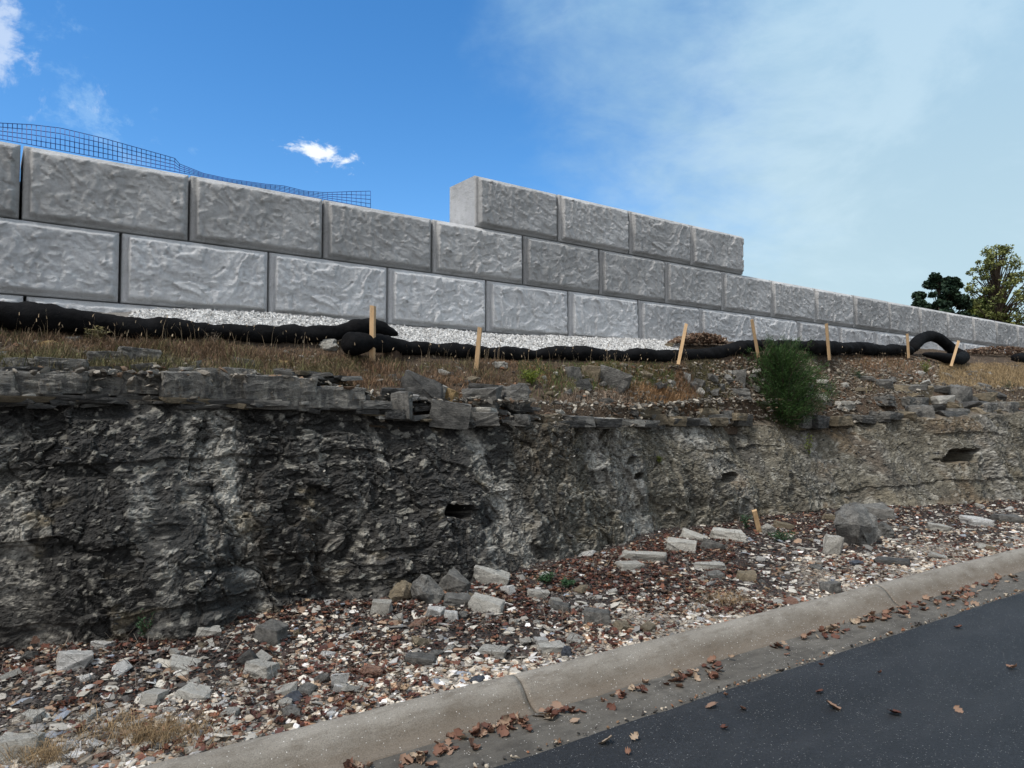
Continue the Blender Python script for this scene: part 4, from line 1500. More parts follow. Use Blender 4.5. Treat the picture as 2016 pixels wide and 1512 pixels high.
cg = np.where(mz[:, None], np.array([.22, .165, .12]), cg)
tz_ = (x_ > 1840) & (y_ > 705)
cg = np.where(tz_[:, None], np.array([.30, .22, .12]), cg)
cg = cg * (0.40 + 1.3 * RS.rand(n, 1) ** 1.5)
L = (0.03 + 0.105 * RS.rand(n) ** 1.8) * (1 + 0.5 * rz + 0.25 * mz) * (0.7 + 0.8 * sstep(fbm(Pt * (3, 3, 0), 3, 85), -.2, .4))
L *= 1 - 0.62 * sstep(fj, 0.50, 0.60)
parts = [blades(Pt, L, 0.0024 + 0.0028 * RS.rand(n), 0.2 + 1.0 * RS.rand(n), cg * 1.15)]
V, Fg, C = merge(parts)
link('dry_grass', make_mesh('dry_grass', V, Fg, MAT['blade'], col=C), kind='stuff', label='dry brown and rust coloured grass covering the bench', cat='grass')

# tall seed stalks in front of the sock
Pt, fi, fj = surf_sample(BENCH, 9000, 0.50, 0.645)
ok = in_view(Pt, 20) & (RS.rand(len(Pt)) < 0.30)
Pt = Pt[ok][:420]
n = len(Pt)
c_ = np.array([.26, .20, .13]) * (0.6 + .8 * RS.rand(n, 1))
L = 0.08 + 0.16 * RS.rand(n)
V1 = blades(Pt, L, np.full(n, .003), 0.1 + .4 * RS.rand(n), c_)
heads = V1[0].reshape(n, 5, 3)[:, 4]
V2 = blades(heads - (0, 0, .012), np.full(n, .03), np.full(n, .008), 0.1 + .9 * RS.rand(n), c_ * 1.25)
V, Fg, C = merge([V1, V2])
link('seed_stalks', make_mesh('seed_stalks', V, Fg, MAT['blade'], col=C), kind='stuff', label='thin pale seed stalks standing in front of the black sock', cat='weeds')

# dry hanging roots on the upper face, straw on the near verge
Pr, fi, fj = surf_sample(FACE, 9000, 0.62, 0.86)
x_, y_, z_ = project(Pr)
ok = in_view(Pr, 10) & (x_ > 1000) & (RS.rand(len(Pr)) < .30 + .5 * (x_ > 1400))
Pr = Pr[ok][:3000]
n = len(Pr)
dv = np.stack([RS.normal(size=n) * .5, -np.ones(n), -1.2 * RS.rand(n)], 1)
V, Fg, C = blades(Pr, 0.03 + .06 * RS.rand(n), np.full(n, .0022), .3 + .6 * RS.rand(n), np.array([.15, .12, .07]) * (0.4 + 1.0 * RS.rand(n, 1)), dirv=dv)
link('face_weeds', make_mesh('face_weeds', V, Fg, MAT['blade'], col=C), kind='stuff', label='wispy dry weeds clinging to the rock face', cat='weeds')

strs = []
for (sx_, sy_, sw, sh, m_) in ((290, 1455, 130, 24, 800), (80, 1500, 60, 14, 300), (1430, 1190, 60, 12, 300)):
    q_ = [pick(sx_ + random.gauss(0, .5) * sw, sy_ + random.gauss(0, .5) * sh, 12)[0] for _ in range(m_ // 5)]
    q_ = np.repeat(np.array([tuple(v) for v in q_]), 5, 0) + RS.normal(size=(m_ // 5 * 5, 3)) * (.03, .03, .004)
    n = len(q_)
    strs.append(blades(q_ + (0, 0, .012), 0.04 + .08 * RS.rand(n), np.full(n, .0025), .9 + .5 * RS.rand(n), np.array([.33, .23, .125]) * (0.4 + .8 * RS.rand(n, 1))))
V, Fg, C = merge(strs)
link('straw', make_mesh('straw', V, Fg, MAT['blade'], col=C), kind='stuff', label='tangle of dry yellow straw on the near verge by the kerb', cat='straw')

# twigs over the verge
Pt, fi, fj = surf_sample(VERGE, 9000, 0.05, 0.8, wpow=1.4)
Pt = Pt[in_view(Pt, 10)][:3200]
n = len(Pt)
V, Fg, C = blades(Pt + (0, 0, .015), 0.03 + .13 * RS.rand(n) ** 3, .0018 + .003 * RS.rand(n) ** 2, 1.4 + .5 * RS.rand(n), np.array([.10, .085, .07]) * (0.4 + 2.2 * RS.rand(n, 1) ** 2))
link('twigs', make_mesh('twigs', V, Fg, MAT['blade'], col=C), kind='stuff', label='thin twigs and stems strewn on the verge', cat='twigs')

# ------------------------------------------------------------------ leaves
def leaf_arrays(n, size, curl):
    """curled oval leaves: 3x3-ish patches with a folded midrib"""
    us = np.array([-1, -.62, -.38, .0, .22, .62, 1.0])
    hw = np.array([.05, .52, .27, .60, .33, .38, .02])
    V = np.zeros((n, 21, 3))
    for i, (u, h) in enumerate(zip(us, hw)):
        for j, v in enumerate((-1, 0, 1)):
            jit = 1 + .6 * (RS.rand(n) - .5)
            V[:, i * 3 + j, 0] = u * .5 + .05 * (RS.rand(n) - .5)
            V[:, i * 3 + j, 1] = v * h * jit * .8
            V[:, i * 3 + j, 2] = curl * (abs(v) * .35 * jit + u * u * .25 * (.4 + RS.rand(n)) + .16 * (RS.rand(n) - .5))
    V *= size[:, None, None]
    V = np.einsum('nij,nkj->nki', rotmats(n, .7), V)
    fs = []
    for i in range(6):
        for j in range(2):
            a_ = i * 3 + j
            fs.append((a_, a_ + 3, a_ + 4, a_ + 1))
    return V, np.array(fs)


Pt, fi, fj = surf_sample(VERGE, 60000, 0.0, 0.80, wpow=1.35)
x_, y_, z_ = project(Pt)
cl = fbm(Pt * (2.2, 2.2, 0), 4, 101)
dens = 0.10 + 0.55 * sstep(cl, 0.05, 0.35) + 0.45 * sstep(fj, .5, .72) + 0.5 * ((x_ > 1080) & (x_ < 1450) & (y_ < 1170))
dens += .7 * ((((x_ - 1400) / 170) ** 2 + ((y_ - 1190) / 26) ** 2) < 1)
ok = in_view(Pt, 20) & (RS.rand(len(Pt)) < dens * .8)
Pt = Pt[ok][:10000]
n = len(Pt)
sz = 0.018 + 0.034 * RS.rand(n) ** 2.0
V, fs = leaf_arrays(n, sz, RS.rand(n) * 1.0 - .2)
V += (Pt + np.stack([0 * sz, 0 * sz, .006 + .012 * RS.rand(n)], 1))[:, None, :]
pc = palette(n, [(6, (.075, .031, .024)), (5, (.115, .048, .033)), (2.5, (.17, .072, .042)), (1.2, (.24, .125, .075)), (4, (.13, .088, .064)), (1.2, (.29, .21, .135)), (5, (.050, .032, .027))])
Fl = (fs[None] + (np.arange(n) * 21)[:, None, None]).reshape(-1, 4)
link('leaf_litter', make_mesh('leaf_litter', V.reshape(-1, 3), Fl, MAT['blade'], col=np.repeat(pc, 21, 0)), kind='stuff',
     label='red and brown fallen leaves littering the verge', cat='leaf litter')

leaf_meshes = []
for i in range(16):
    V, fs = leaf_arrays(1, np.array([1.0]), np.array([.1 + .06 * i]))
    leaf_meshes.append(make_mesh('leaf', V[0], fs, MAT['leaf'], smooth=True))


def leaf(p, s, label, group=None, z=.010):
    o = bpy.data.objects.new('leaf', random.choice(leaf_meshes))
    COL.objects.link(o)
    o.location = (p[0], p[1], p[2] + z)
    o.scale = (s, s, s)
    o.rotation_euler = (random.uniform(-.5, .5), random.uniform(-.5, .5), random.uniform(0, 6.28))
    o.scale = (s, s * random.uniform(.7, 1.2), s * random.uniform(.5, 1.0))
    tag(o, label, 'leaf', group)


for (lx, ly, s, lab) in (
        (1194, 1462, .075, 'leftmost curled pale leaf lying on the asphalt'), (1250, 1455, .045, 'small yellowish leaf right of the leftmost curled leaf on the asphalt'),
        (1238, 1483, .04, 'tiny leaf nearest the bottom edge on the asphalt'), (1427, 1436, .05, 'brown leaf alone on the lower asphalt'),
        (1400, 1390, .085, 'largest dark curled leaf on the asphalt'), (1461, 1397, .05, 'pale crumpled leaf right of the dark curled one'),
        (1429, 1372, .04, 'pinkish leaf above the pale crumpled one'), (1616, 1312, .04, 'small leaf on the asphalt close to the gutter'),
        (1614, 1364, .06, 'dark backed leaf below the small gutter side leaf'), (1639, 1394, .08, 'pale oval leaf in the middle of the asphalt'),
        (1762, 1406, .08, 'curled leaf right of the pale oval one'), (1887, 1400, .05, 'small torn leaf at the right of the asphalt'),
        (1887, 1237, .06, 'pink leaf alone on the far asphalt'), (1993, 1317, .06, 'leaf touching the right frame edge on the asphalt'),
        (1732, 1327, .03, 'tiny leaf in the middle of the far asphalt')):
    leaf(atz(lx, ly, .024), s, lab, z=.006)

# drifts in the gutter: polylines in the photograph with spread and count
DR = [(657, 1508, 720, 1496, 10, 12), (790, 1497, 880, 1462, 7, 26), (872, 1455, 975, 1425, 9, 34), (960, 1425, 1094, 1392, 14, 60), (1111, 1392, 1153, 1388, 7, 10),
      (1185, 1370, 1282, 1340, 6, 26), (1320, 1332, 1420, 1298, 10, 44), (1517, 1266, 1552, 1258, 4, 9), (1580, 1248, 1605, 1238, 5, 7),
      (1611, 1240, 1725, 1206, 11, 46), (1715, 1212, 1777, 1190, 8, 28), (1777, 1192, 1923, 1160, 15, 92), (1850, 1165, 2016, 1122, 8, 44)]
cnt = 0
DL = ['shortest drift at the bottom edge of the photo', 'drift just right of the bottom edge', 'drift leading up to the kerb joint', 'thick drift under the kerb joint',
      'little heap right of the kerb joint', 'drift beyond the kerb joint', 'drift in the middle of the gutter', 'tiny heap in the middle of the gutter', 'few pale scraps left of the far drift',
      'far drift with the large red leaf', 'narrow drift between the two far heaps', 'biggest heap at the far kerb joint', 'last drift at the right frame edge']
for di, (xa, ya, xb, yb, sp_, m_) in enumerate(DR):
    for i in range(int(round(m_ * .655))):
        f_ = random.random() if i % 5 else random.uniform(-.25, 1.25)
        px_, py_ = xa + (xb - xa) * f_, ya + (yb - ya) * f_ + random.gauss(0, .55) * sp_ + 4 + (random.random() < .12) * random.uniform(5, 22)
        p = atz(px_, py_, .03)
        # keep out of the kerb stone
        nk = p.x * KN[0] + p.y * KN[1] - KE
        if nk > .36:
            p = p - Vector(KN) * (nk - .36 + .02 * random.random())
        if cnt < 300:
            cnt += 1
            leaf((p.x, p.y, .002 + .022 * random.random() ** 3), random.uniform(.032, .075), 'dry leaf in the ' + DL[di], 'fallen leaves drifted in the gutter')
# crumbs along the asphalt edge
n = 900
sE = -2 + 22 * RS.rand(n) ** 1.4
pE = np.array([kp(s, .012 + abs(RS.normal()) * .02, .012) for s in sE])
pc = palette(n, [(4, (.05, .045, .04)), (3, (.16, .10, .06)), (3, (.42, .36, .28)), (2, (.28, .13, .07))])
pebbles('edge_crumbs', pE, .008 + .022 * RS.rand(n) ** 2, pc, tilt=1.0, label='grit and leaf crumbs caught along the asphalt edge', cat='grit')

# ------------------------------------------------------------------ black filter socks
def tube(points, radii, mat, name, parent=None, seg=20, wrinkle=.012, squash=.92, **kw):
    pts = np.array([tuple(p) for p in points])
    d = np.concatenate([[0], np.cumsum(np.linalg.norm(np.diff(pts, axis=0), axis=1))])
    n = max(8, int(d[-1] / .02))
    # smooth resample (Catmull-like by two passes)
    u = np.linspace(0, d[-1], n)
    C = np.stack([np.interp(u, d, pts[:, k]) for k in range(3)], 1)
    R = np.interp(u, d, radii)
    for _ in range(10):
        C[1:-1] = (C[:-2] + 2 * C[1:-1] + C[2:]) / 4
    Tn = np.gradient(C, axis=0)
    Tn /= np.linalg.norm(Tn, axis=1)[:, None]
    ref = np.array([0.05, -.35, 1.0])
    A = np.cross(Tn, ref)
    A /= np.linalg.norm(A, axis=1)[:, None]
    Bn = np.cross(A, Tn)
    th = np.linspace(0, 2 * math.pi, seg, endpoint=False)
    endt = np.minimum(1, np.minimum(u, d[-1] - u) / .10)
    R = R * np.sqrt(np.clip(1 - (1 - endt) ** 2, .02, 1))
    V = C[:, None] + R[:, None, None] * (np.cos(th)[None, :, None] * A[:, None] + squash * np.sin(th)[None, :, None] * Bn[:, None])
    fl_ = V.reshape(-1, 3)
    nr = (V - C[:, None]).reshape(-1, 3)
    nr /= np.linalg.norm(nr, axis=1)[:, None] + 1e-9
    w_ = fbm(fl_ * (3, 3, 5), 3, 111) * 1.6 + .55 * fbm(fl_ * (11, 11, 14), 3, 113)
    us_ = np.repeat(u, seg)
    w_ = w_ + .45 * fbm(np.stack([us_ * 13 + fl_[:, 2] * 6, fl_[:, 2] * 3, us_ * 0], 1), 3, 117) + .25 * fbm(fl_ * (28, 28, 28), 2, 118)
    fl_ = fl_ + nr * (w_ * wrinkle)[:, None]
    fc = []
    for i in range(n - 1):
        for j in range(seg):
            k = (j + 1) % seg
            fc.append((i * seg + j, i * seg + k, (i + 1) * seg + k, (i + 1) * seg + j))
    fc.append(tuple(range(seg))[::-1])
    fc.append(tuple((n - 1) * seg + j for j in range(seg)))
    me_ = make_mesh(name, fl_, fc, mat, smooth=True)
    return link(name, me_, parent=parent, **kw)


def sock(pts, Y, label, wr=.019):
    P_, R_ = [], []
    for q_ in pts:
        x, yt, yb_ = q_[:3]
        yy = q_[3] if len(q_) > 3 else Y
        a_ = at(x, (yt + yb_) / 2, yy)
        z_ = (a_ - EYE).dot(FWD)
        P_.append(a_)
        R_.append((yb_ - yt) / 2 * z_ / F * .96)
    return tube(P_, R_, MAT['sock'], 'filter_sock', wrinkle=wr, label=label, cat='filter sock', group='black filter socks along the bench')


sock([(-300, 575, 640), (-100, 586, 645), (0, 591, 648), (100, 599, 655), (200, 611, 663), (300, 623, 668), (400, 631, 671), (500, 636, 674), (600, 640, 675), (660, 635, 672),
      (700, 627, 665), (735, 623, 660), (760, 635, 665), (785, 650, 672)], 6.42, 'thick left black sock that climbs and ends above the first stake')
sock([(676, 652, 706, 6.12), (720, 652, 698, 6.16), (770, 660, 696, 6.25), (800, 667, 699), (850, 673, 703), (900, 676, 706), (950, 679, 709), (1000, 683, 711), (1050, 685, 711), (1105, 678, 708), (1150, 681, 712),
      (1195, 691, 716), (1250, 684, 714), (1300, 688, 714), (1345, 684, 714), (1400, 684, 710), (1450, 672, 700), (1490, 668, 693), (1540, 669, 692), (1600, 670, 692), (1625, 672, 692)],
     6.30, 'long wavy black sock in the middle running behind the cedar')
sock([(1592, 667, 699, 6.20), (1640, 670, 699), (1700, 672, 699), (1750, 677, 700), (1795, 680, 702)], 6.28, 'short black sock between the fifth and sixth stakes')
# the looped end: it rises off the ground in an arch and drops again
LP = [(1796, 690, 6.35), (1800, 680, 6.38), (1812, 667, 6.42), (1832, 661, 6.42), (1852, 668, 6.38), (1868, 682, 6.32), (1880, 694, 6.25), (1897, 702, 6.12), (1890, 708, 5.98), (1865, 706, 5.92), (1845, 701, 5.98), (1815, 697, 6.1)]
P_ = [at(*q_) for q_ in LP]
tube(P_, [.085, .10, .105, .11, .11, .11, .115, .115, .11, .10, .075, .04], MAT['sock'], 'filter_sock', wrinkle=.008, label='black sock end looped up into an arch beside the last stakes',
     cat='filter sock', group='black filter socks along the bench', squash=.95)
sock([(1998, 694, 716), (2060, 694, 722), (2140, 690, 720)], 6.2, 'black sock end poking in at the right frame edge')

# soil heaps behind the socks
for (x0, x1, yt, yb_, m_, lab) in ((1330, 1425, 672, 690, 1300, 'brown soil heap between sock and wall at the third stake'), (1905, 2060, 697, 712, 1600, 'brown clods heaped by the wall at the far right')):
    a0, a1 = at(x0, yb_, 6.62), at(x1, yb_, 6.62)
    f_ = RS.rand(m_)
    Pt = np.array(a0)[None] * (1 - f_[:, None]) + np.array(a1)[None] * f_[:, None]
    hgt = (yb_ - yt) * (a0 - EYE).length / F
    prof_ = np.sin(f_ * math.pi) ** .5 * hgt
    Pt[:, 2] = np.interp(Pt[:, 0], foot[:, 0], foot[:, 2]) - 0.06 + prof_ * RS.rand(m_)
    Pt[:, 1] += RS.normal(size=m_) * .05
    pc = palette(m_, [(4, (.085, .05, .032)), (3, (.14, .09, .06)), (1, (.26, .20, .15))])
    pebbles('soil_heap', Pt, .02 + .04 * RS.rand(m_) ** 2, pc, tilt=2, flatn=.8, kind='stuff', label=lab, cat='soil heap')

# ------------------------------------------------------------------ wooden stakes
STK = [(734, 602, 733, 705, 6.10, .042, 'first and tallest looking wooden stake, by the end of the left sock'), (945, 645, 937, 730, 6.05, .040, 'second wooden stake leaning slightly right in front of the gravel'),
       (1351, 638, 1335, 712, 6.05, .040, 'third wooden stake leaning right next to the soil heap'), (1480, 629, 1493, 697, 6.10, .042, 'fourth wooden stake leaning left above the cedar'),
       (1627, 637, 1633, 703, 6.10, .042, 'fifth wooden stake right of the cedar'), (1786, 657, 1789, 699, 6.15, .042, 'sixth wooden stake touching the looped sock'),
       (1887, 672, 1872, 716, 5.80, .044, 'seventh wooden stake leaning right in front of the sock loop'), (1485, 1005, 1496, 1046, None, .05, 'short broken wooden stake at the foot of the rock on the verge')]
for (xt, yt, xb, yb_, Y, wd, lab) in STK:
    if Y is None:
        pb, zb = pick(xb, yb_)
        Y = pb.y - .02
    a_ = at(xt, yt, Y)
    b_ = at(xb, yb_ + 6, Y)
    ax = (a_ - b_)
    Ln = ax.length
    bm = bmesh.new()
    n = 7
    rings = []
    for i in range(n):
        f_ = i / (n - 1)
        zc = f_ * Ln
        hw = wd / 2
        jj = .0012
        rings.append([bm.verts.new((sx * hw + random.uniform(-jj, jj), sy * hw + random.uniform(-jj, jj), zc + (.004 * sx if i == n - 1 else 0))) for sx, sy in ((-1, -1), (1, -1), (1, 1), (-1, 1))])
    for i in range(n - 1):
        for j in range(4):
            bm.faces.new((rings[i][j], rings[i][(j + 1) % 4], rings[i + 1][(j + 1) % 4], rings[i + 1][j]))
    bm.faces.new(rings[0][::-1])
    bm.faces.new(rings[-1])
    bmesh.ops.bevel(bm, geom=[e for e in bm.edges if e.is_manifold and abs(e.calc_face_angle(0)) > .7], offset=.0022, segments=1, affect='EDGES')
    me = bpy.data.meshes.new('wooden_stake')
    bm.to_mesh(me)
    bm.free()
    me.materials.append(MAT['wood'])
    o = link('wooden_stake', me, label=lab, cat='stake', group='wooden stakes along the socks', loc=b_)
    o.rotation_mode = 'QUATERNION'
    q_ = ax.to_track_quat('Z', 'Y')
    q_ = q_ @ Matrix.Rotation(math.radians(random.uniform(20, 50)), 3, 'Z').to_quaternion()
    o.rotation_quaternion = q_

# ------------------------------------------------------------------ white scraps
def scrap(px_, py_, w_, h_, lab):
    p, z = pick(px_, py_)
    s = w_ * z / F
    V = []
    for i in range(5):
        for j in range(3):
            V.append(((i / 4 - .5) * s * (1 - .2 * (j == 2)), (j / 2 - .5) * s * .35, h_ * z / F * (.5 * abs(math.sin(i * 2.1 + j)) + .3 * (i == 0) + .1)))
    me_ = make_mesh('plastic_scrap', V, grid_faces(5, 3), MAT['litter'])
    o_ = link('plastic_scrap', me_, label=lab, cat='litter', loc=p + Vector((0, -.03, .02)))
    o_.rotation_euler = (.5, 0, math.atan2(RGT.y, RGT.x))


scrap(690, 697, 20, 10, 'torn white plastic scrap in the weeds right of the cream boulder')
scrap(722, 692, 16, 20, 'white plastic flap tucked behind the first stake')

# ------------------------------------------------------------------ blue geogrid over the top of the wall
def strands(paths, r):
    Vs, Fs, o_ = [], [], 0
    for pth in paths:
        pth = np.array(pth)
        if len(pth) < 2:
            continue
        Tn = np.gradient(pth, axis=0)
        Tn /= np.linalg.norm(Tn, axis=1)[:, None] + 1e-9
        ref = np.where(np.abs(Tn[:, 2:3]) > .8, np.array([[1.0, 0, 0]]), np.array([[0, 0, 1.0]]))
        A = np.cross(Tn, ref)
        A /= np.linalg.norm(A, axis=1)[:, None] + 1e-9
        Bn = np.cross(Tn, A)
        ring = np.stack([pth + r * (math.cos(a) * A + math.sin(a) * Bn) for a in (0, 2.09, 4.19)], 1)
        Vs.append(ring.reshape(-1, 3))
        for i in range(len(pth) - 1):
            for j in range(3):
                k = (j + 1) % 3
                Fs.append((o_ + i * 3 + j, o_ + i * 3 + k, o_ + (i + 1) * 3 + k, o_ + (i + 1) * 3 + j))
        o_ += len(pth) * 3
    return np.concatenate(Vs), np.array(Fs)


gx = np.arange(-60, 736, 9.4)
topy = np.interp(gx, [-60, 0, 60, 120, 200, 300, 346, 352, 400, 450, 520, 560, 600, 640, 690, 733], [238, 242, 245, 252, 271, 299, 312, 322, 341, 352, 362, 366, 376, 379, 377, 376])
wally = 267.5 + .186 * gx
boty = wally + 6
rows = []
for k in range(5):
    f_ = k / 4
    yy = topy + (np.maximum(boty, topy + 9) - topy) * f_
    sway = .05 * np.sin(gx * .02 + k) + .03 * np.sin(gx * .09 + k * 1.3) * (gx > 350)
    rows.append([tuple(at(x, y, 7.20 + .05 * (4 - k) * .5 + s)) for x, y, s in zip(gx, yy, sway)])
colsg = [[rows[k][i] for k in range(5)] for i in range(len(gx))]
V, Fg = strands(rows + colsg, .0036)
link('geogrid', make_mesh('geogrid', V, Fg, MAT['grid']), label='blue plastic geogrid mesh curling over the left top of the wall', cat='geogrid')

# ------------------------------------------------------------------ cedar bush
def limb_tube(paths, seg=5):
    Vs, Fs, o_ = [], [], 0
    for pth, r0, r1 in paths:
        pth = np.array(pth)
        n_ = len(pth)
        Tn = np.gradient(pth, axis=0)
        Tn /= np.linalg.norm(Tn, axis=1)[:, None] + 1e-9
        A = np.cross(Tn, (.31, .95, .05))
        A /= np.linalg.norm(A, axis=1)[:, None] + 1e-9
        Bn = np.cross(Tn, A)
        rr2 = np.linspace(r0, r1, n_)[:, None]
        ring = np.stack([pth + rr2 * (math.cos(a) * A + math.sin(a) * Bn) for a in np.linspace(0, 2 * math.pi, seg, endpoint=False)], 1)
        Vs.append(ring.reshape(-1, 3))
        for i in range(n_ - 1):
            for j in range(seg):
                k = (j + 1) % seg
                Fs.append((o_ + i * seg + j, o_ + i * seg + k, o_ + (i + 1) * seg + k, o_ + (i + 1) * seg + j))
        o_ += n_ * seg
    return np.concatenate(Vs), np.array(Fs)


def needles(P0, Dv, L, Wd, col):
    n = len(P0)
    s = np.cross(Dv, RS.normal(size=(n, 3)))
    s /= np.linalg.norm(s, axis=1)[:, None] + 1e-9
    V = np.stack([P0 - s * Wd[:, None] / 2, P0 + s * Wd[:, None] / 2, P0 + Dv * L[:, None]], 1)
    return V.reshape(-1, 3), np.arange(n * 3).reshape(-1, 3), np.repeat(col, 3, 0)


def conifer(name, base, height, width, nb, npn, label, cat, c0, c1, needle=.05, wd=.006):
    root = link(name, None, label=label, cat=cat, loc=base)
    paths = [([(0, 0, 0), (.01, .0, height * .3), (-.01, .01, height * .65), (0, 0, height * .97)], .018, .004)]
    Ps, Ds, Cs = [], [], []
    for i in range(nb):
        f_ = random.random() ** .8
        a = random.random() * 2 * math.pi
        z0 = .05 * height + f_ * height * .80
        # radius profile: widest a third of the way up
        ff = z0 / height
        rad = width * .5 * math.sin(min(math.pi, (.16 + ff * .92) ** .8 * math.pi)) ** .75 * (random.uniform(.35, 1.15) if random.random() < .8 else random.uniform(1.1, 1.38))
        rad = max(rad, .10)
        tip = np.array([math.cos(a) * rad, math.sin(a) * rad, z0 + rad * random.uniform(.15, .75) + (height * random.uniform(0, .16) if ff > .6 else 0)])
        p0 = np.array([0, 0, z0 * .92])
        midp = (p0 + tip) / 2 + np.array([0, 0, -rad * .12])
        paths.append(([p0, midp, tip], .006, .0015))
        tt_ = RS.rand(npn) ** .65
        pos = (1 - tt_)[:, None] ** 2 * p0 + (2 * tt_ * (1 - tt_))[:, None] * midp + (tt_ ** 2)[:, None] * tip
        d0 = (tip - p0) / np.linalg.norm(tip - p0)
        spray = RS.normal(size=(npn, 3)) * .052 * (width / 1.0) * (.35 + .9 * (1 - tt_[:, None]))
        pos = pos + spray
        d = d0[None] * 1.3 + RS.normal(size=(npn, 3)) * .6 + np.array([0, 0, .35])
        d /= np.linalg.norm(d, axis=1)[:, None]
        cmix = random.random() * .6 + .4 * RS.rand(npn, 1)
        Ps.append(pos)
        Ds.append(d)
        Cs.append(c0 * (1 - cmix) + c1 * cmix)
    V, F_ = limb_tube(paths)
    link('trunk', make_mesh('trunk', V, F_, MAT['bark']), parent=root)
    Ps, Ds, Cs = np.concatenate(Ps), np.concatenate(Ds), np.concatenate(Cs)
    n = len(Ps)
    V, F_, C = needles(Ps, Ds, needle * (.5 + RS.rand(n)), np.full(n, wd), Cs * (.7 + .6 * RS.rand(n, 1)))
    link('crown', make_mesh('crown', V, F_, MAT['blade'], col=C), parent=root)
    return root


pb, zb = pick(1548, 846)
Hc = 172 * zb / F
conifer('cedar_bush', pb + Vector((0, .03, -.03)), Hc * 1.0, 142 * zb / F * 1.2, 300, 125, 'bushy dark green cedar growing from the top of the rock face', 'cedar',
        np.array([.014, .036, .011]), np.array([.060, .125, .030]), needle=.045, wd=.0065)
# bare dead tips above the cedar
Pd = []
for i in range(10):
    a_ = at(random.uniform(1495, 1575), 700, pb.y)
    top = at(random.uniform(1490, 1580), random.uniform(656, 676), pb.y)
    Pd.append(([a_, (a_ + top) / 2 + Vector((.02, 0, 0)), top], .003, .001))
    for k in range(3):
        c_ = a_.lerp(top, random.uniform(.4, .9))
        Pd.append(([c_, c_ + Vector((random.uniform(-.08, .08), 0, random.uniform(.01, .07)))], .002, .001))
V, F_ = limb_tube(Pd, 3)
link('dead_twigs', make_mesh('dead_twigs', V, F_, MAT['bark']), label='bare grey twigs sticking up behind the cedar top', cat='twigs')


def small_plant(px_, py_, wpx, hpx, m_, name, label, c0, c1, leafy=.018, cat='plant'):
    p, z = pick(px_, py_ + hpx * .4)
    w_, h_ = wpx * z / F, hpx * z / F
    root = link(name, None, label=label, cat=cat, loc=p)
    paths, Ps, Ds, Cs = [], [], [], []
    for i in range(14):
        a = random.random() * 6.28
        r_ = random.uniform(.2, 1) * w_ / 2
        tip = np.array([math.cos(a) * r_, math.sin(a) * r_ * .7, h_ * random.uniform(.5, 1)])
        paths.append(([(0, 0, 0), tip * (.4, .4, .6), tip], .0025, .001))
        k = m_ // 14
        t_ = RS.rand(k, 1) ** .6
        Ps.append(tip[None] * t_ + RS.normal(size=(k, 3)) * w_ * .05)
        d = RS.normal(size=(k, 3))
        d[:, 2] = np.abs(d[:, 2]) * .6
        Ds.append(d / np.linalg.norm(d, axis=1)[:, None])
        mm = RS.rand(k, 1)
        Cs.append(c0 * mm + c1 * (1 - mm))
    V, F_ = limb_tube(paths, 3)
    link('stem', make_mesh('stem', V, F_, MAT['bark']), parent=root)
    Ps, Ds, Cs = np.concatenate(Ps), np.concatenate(Ds), np.concatenate(Cs)
    n = len(Ps)
    V, F_, C = needles(Ps, Ds, leafy * (.6 + RS.rand(n)), np.full(n, leafy * .45), Cs)
    link('foliage', make_mesh('foliage', V, F_, MAT['blade'], col=C), parent=root)


yg0, yg1 = np.array([.20, .24, .03]), np.array([.08, .12, .02])
dg0, dg1 = np.array([.04, .09, .035]), np.array([.02, .05, .025])
small_plant(1045, 744, 62, 32, 900, 'shrub', 'yellow green low shrub right of the big smooth boulder', yg0, yg1)
small_plant(1822, 724, 34, 34, 500, 'seedling', 'light green seedling below the looped sock', yg0 * .8, yg1, cat='seedling')
small_plant(1690, 738, 40, 16, 350, 'weed', 'dark green low weed under the fifth stake', dg0, dg1)
small_plant(1075, 1142, 52, 20, 500, 'weed', 'bluish green low weed at the foot of the rock, left of its twin', dg0, dg1, leafy=.022)
small_plant(1118, 1150, 42, 16, 400, 'weed', 'bluish green low weed right of its twin at the rock foot', dg0, dg1, leafy=.022)
small_plant(1535, 1056, 70, 16, 500, 'weed', 'green ground weed in front of the broken stake', dg0, dg1, leafy=.022)
small_plant(1470, 1030, 40, 30, 260, 'weed', 'thin green weed against the rock left of the broken stake', dg0, dg1, leafy=.022)
small_plant(285, 1235, 50, 56, 260, 'weed', 'sparse green weed at the foot of the left rock face', dg0 * 1.2, dg1, leafy=.016)
small_plant(1297, 906, 20, 14, 140, 'weed', 'tiny green tuft high on the middle rock face', yg0 * .6, yg1)
small_plant(1592, 882, 30, 44, 160, 'vine', 'yellow green vine trailing down the face under the cedar', yg0 * 1.2, yg1 * 1.4, leafy=.022, cat='vine')
small_plant(1985, 760, 40, 20, 200, 'weed', 'dark weed at the right end of the bench', dg0, dg1)
small_plant(420, 670, 60, 34, 220, 'weed', 'dry grey flowering weed in front of the left sock', np.array([.22, .18, .14]), np.array([.12, .10, .07]), leafy=.010)
small_plant(185, 665, 44, 34, 260, 'weed', 'olive grass tuft in front of the left sock', np.array([.16, .14, .06]), np.array([.09, .08, .04]), leafy=.03)

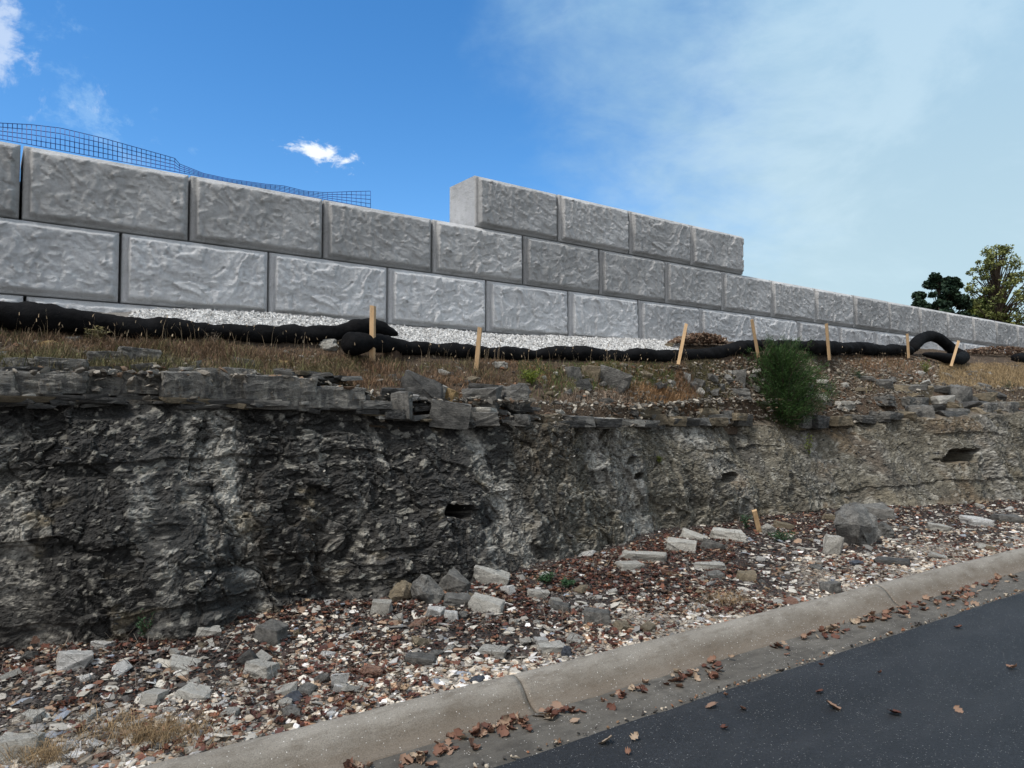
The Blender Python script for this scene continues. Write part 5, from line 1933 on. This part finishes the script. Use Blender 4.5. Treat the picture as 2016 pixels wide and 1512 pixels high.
# ------------------------------------------------------------------ trees behind the wall
def tree(px0, px1, ytop, Y, label, c0, c1, nclump, nleaf, lsize, spread, group=None, seed=1, airy=False):
    rs = random.Random(seed)
    cxp = (px0 + px1) / 2
    base = at(cxp, 640, Y)
    base.z = 3.6
    topp = at(cxp, ytop, Y)
    z = (topp - EYE).dot(FWD)
    width = (px1 - px0) * z / F
    Ht = topp.z - base.z
    root = link('tree', None, label=label, cat='tree', loc=base, group=group)
    paths = [([(0, 0, -.3), (.1, 0, Ht * .35), (-.1, .1, Ht * .65), (.05, 0, Ht * .95)], Ht * .022, Ht * .004)]
    cl = []
    for i in range(nclump):
        f_ = rs.uniform(.18, 1.0)
        a = rs.random() * 6.28
        prof_ = math.sin(min(1, (1.08 - f_) / .5) * math.pi / 2) * (1 if f_ > .35 else .85)
        if airy:
            prof_ *= 1.15 - .25 * max(0, f_ - .45) / .55
        r_ = width / 2 * prof_ * rs.uniform(.30, 1.10)
        c_ = np.array([math.cos(a) * r_, math.sin(a) * r_, Ht * f_])
        cl.append((c_, Ht * spread * rs.uniform(.6, 1.3)))
        p0 = np.array([0, 0, Ht * max(.12, f_ - .18 - .15 * rs.random())])
        mid_ = (p0 + c_) / 2 + np.array([0, 0, Ht * .02])
        paths.append(([p0, mid_, c_], Ht * .007, Ht * .0015))
    V, F_ = limb_tube(paths)
    link('trunk', make_mesh('trunk', V, F_, MAT['bark']), parent=root)
    Pl, Cl = [], []
    for c_, r_ in cl:
        k = int(nleaf * rs.uniform(.6, 1.3))
        d = RS.normal(size=(k, 3))
        d /= np.linalg.norm(d, axis=1)[:, None]
        d *= (RS.rand(k, 1) ** .4) * r_ * np.array([1, 1, .7])
        Pl.append(c_ + d)
        mm = np.clip(rs.random() * .6 + .5 * RS.rand(k, 1), 0, 1)
        Cl.append(c0 * (1 - mm) + c1 * mm)
    Pl, Cl = np.concatenate(Pl), np.concatenate(Cl)
    n = len(Pl)
    q4 = np.array([(-.5, -.35, 0), (.5, -.3, .08), (.45, .35, 0), (-.45, .3, -.08)])
    V = np.einsum('nij,kj->nki', rotmats(n), q4) * (lsize * (.6 + .8 * RS.rand(n)))[:, None, None] + Pl[:, None]
    link('crown', make_mesh('crown', V.reshape(-1, 3), np.arange(n * 4).reshape(-1, 4), MAT['blade'], col=np.repeat(Cl, 4, 0)), parent=root)


tree(1790, 1916, 545, 24, 'dark green round topped tree behind the far end of the wall', np.array([.012, .028, .016]), np.array([.028, .055, .028]), 120, 230, .19, .050, seed=3)
tree(1900, 2030, 486, 22, 'tall airy yellow green tree behind the far end of the wall', np.array([.07, .095, .028]), np.array([.26, .27, .09]), 170, 75, .12, .036, seed=8, airy=True)
tree(1990, 2110, 520, 25, 'airy olive tree cut by the right frame edge', np.array([.05, .07, .02]), np.array([.12, .13, .04]), 90, 90, .13, .045, seed=12, airy=True)
tree(1885, 1985, 588, 23, 'low bushy light green tree in front of the tall airy one', np.array([.06, .09, .02]), np.array([.17, .21, .05]), 90, 200, .16, .06, seed=15)

print('objects', len(scene.objects), 'tris approx', sum(len(m.polygons) for m in bpy.data.meshes))
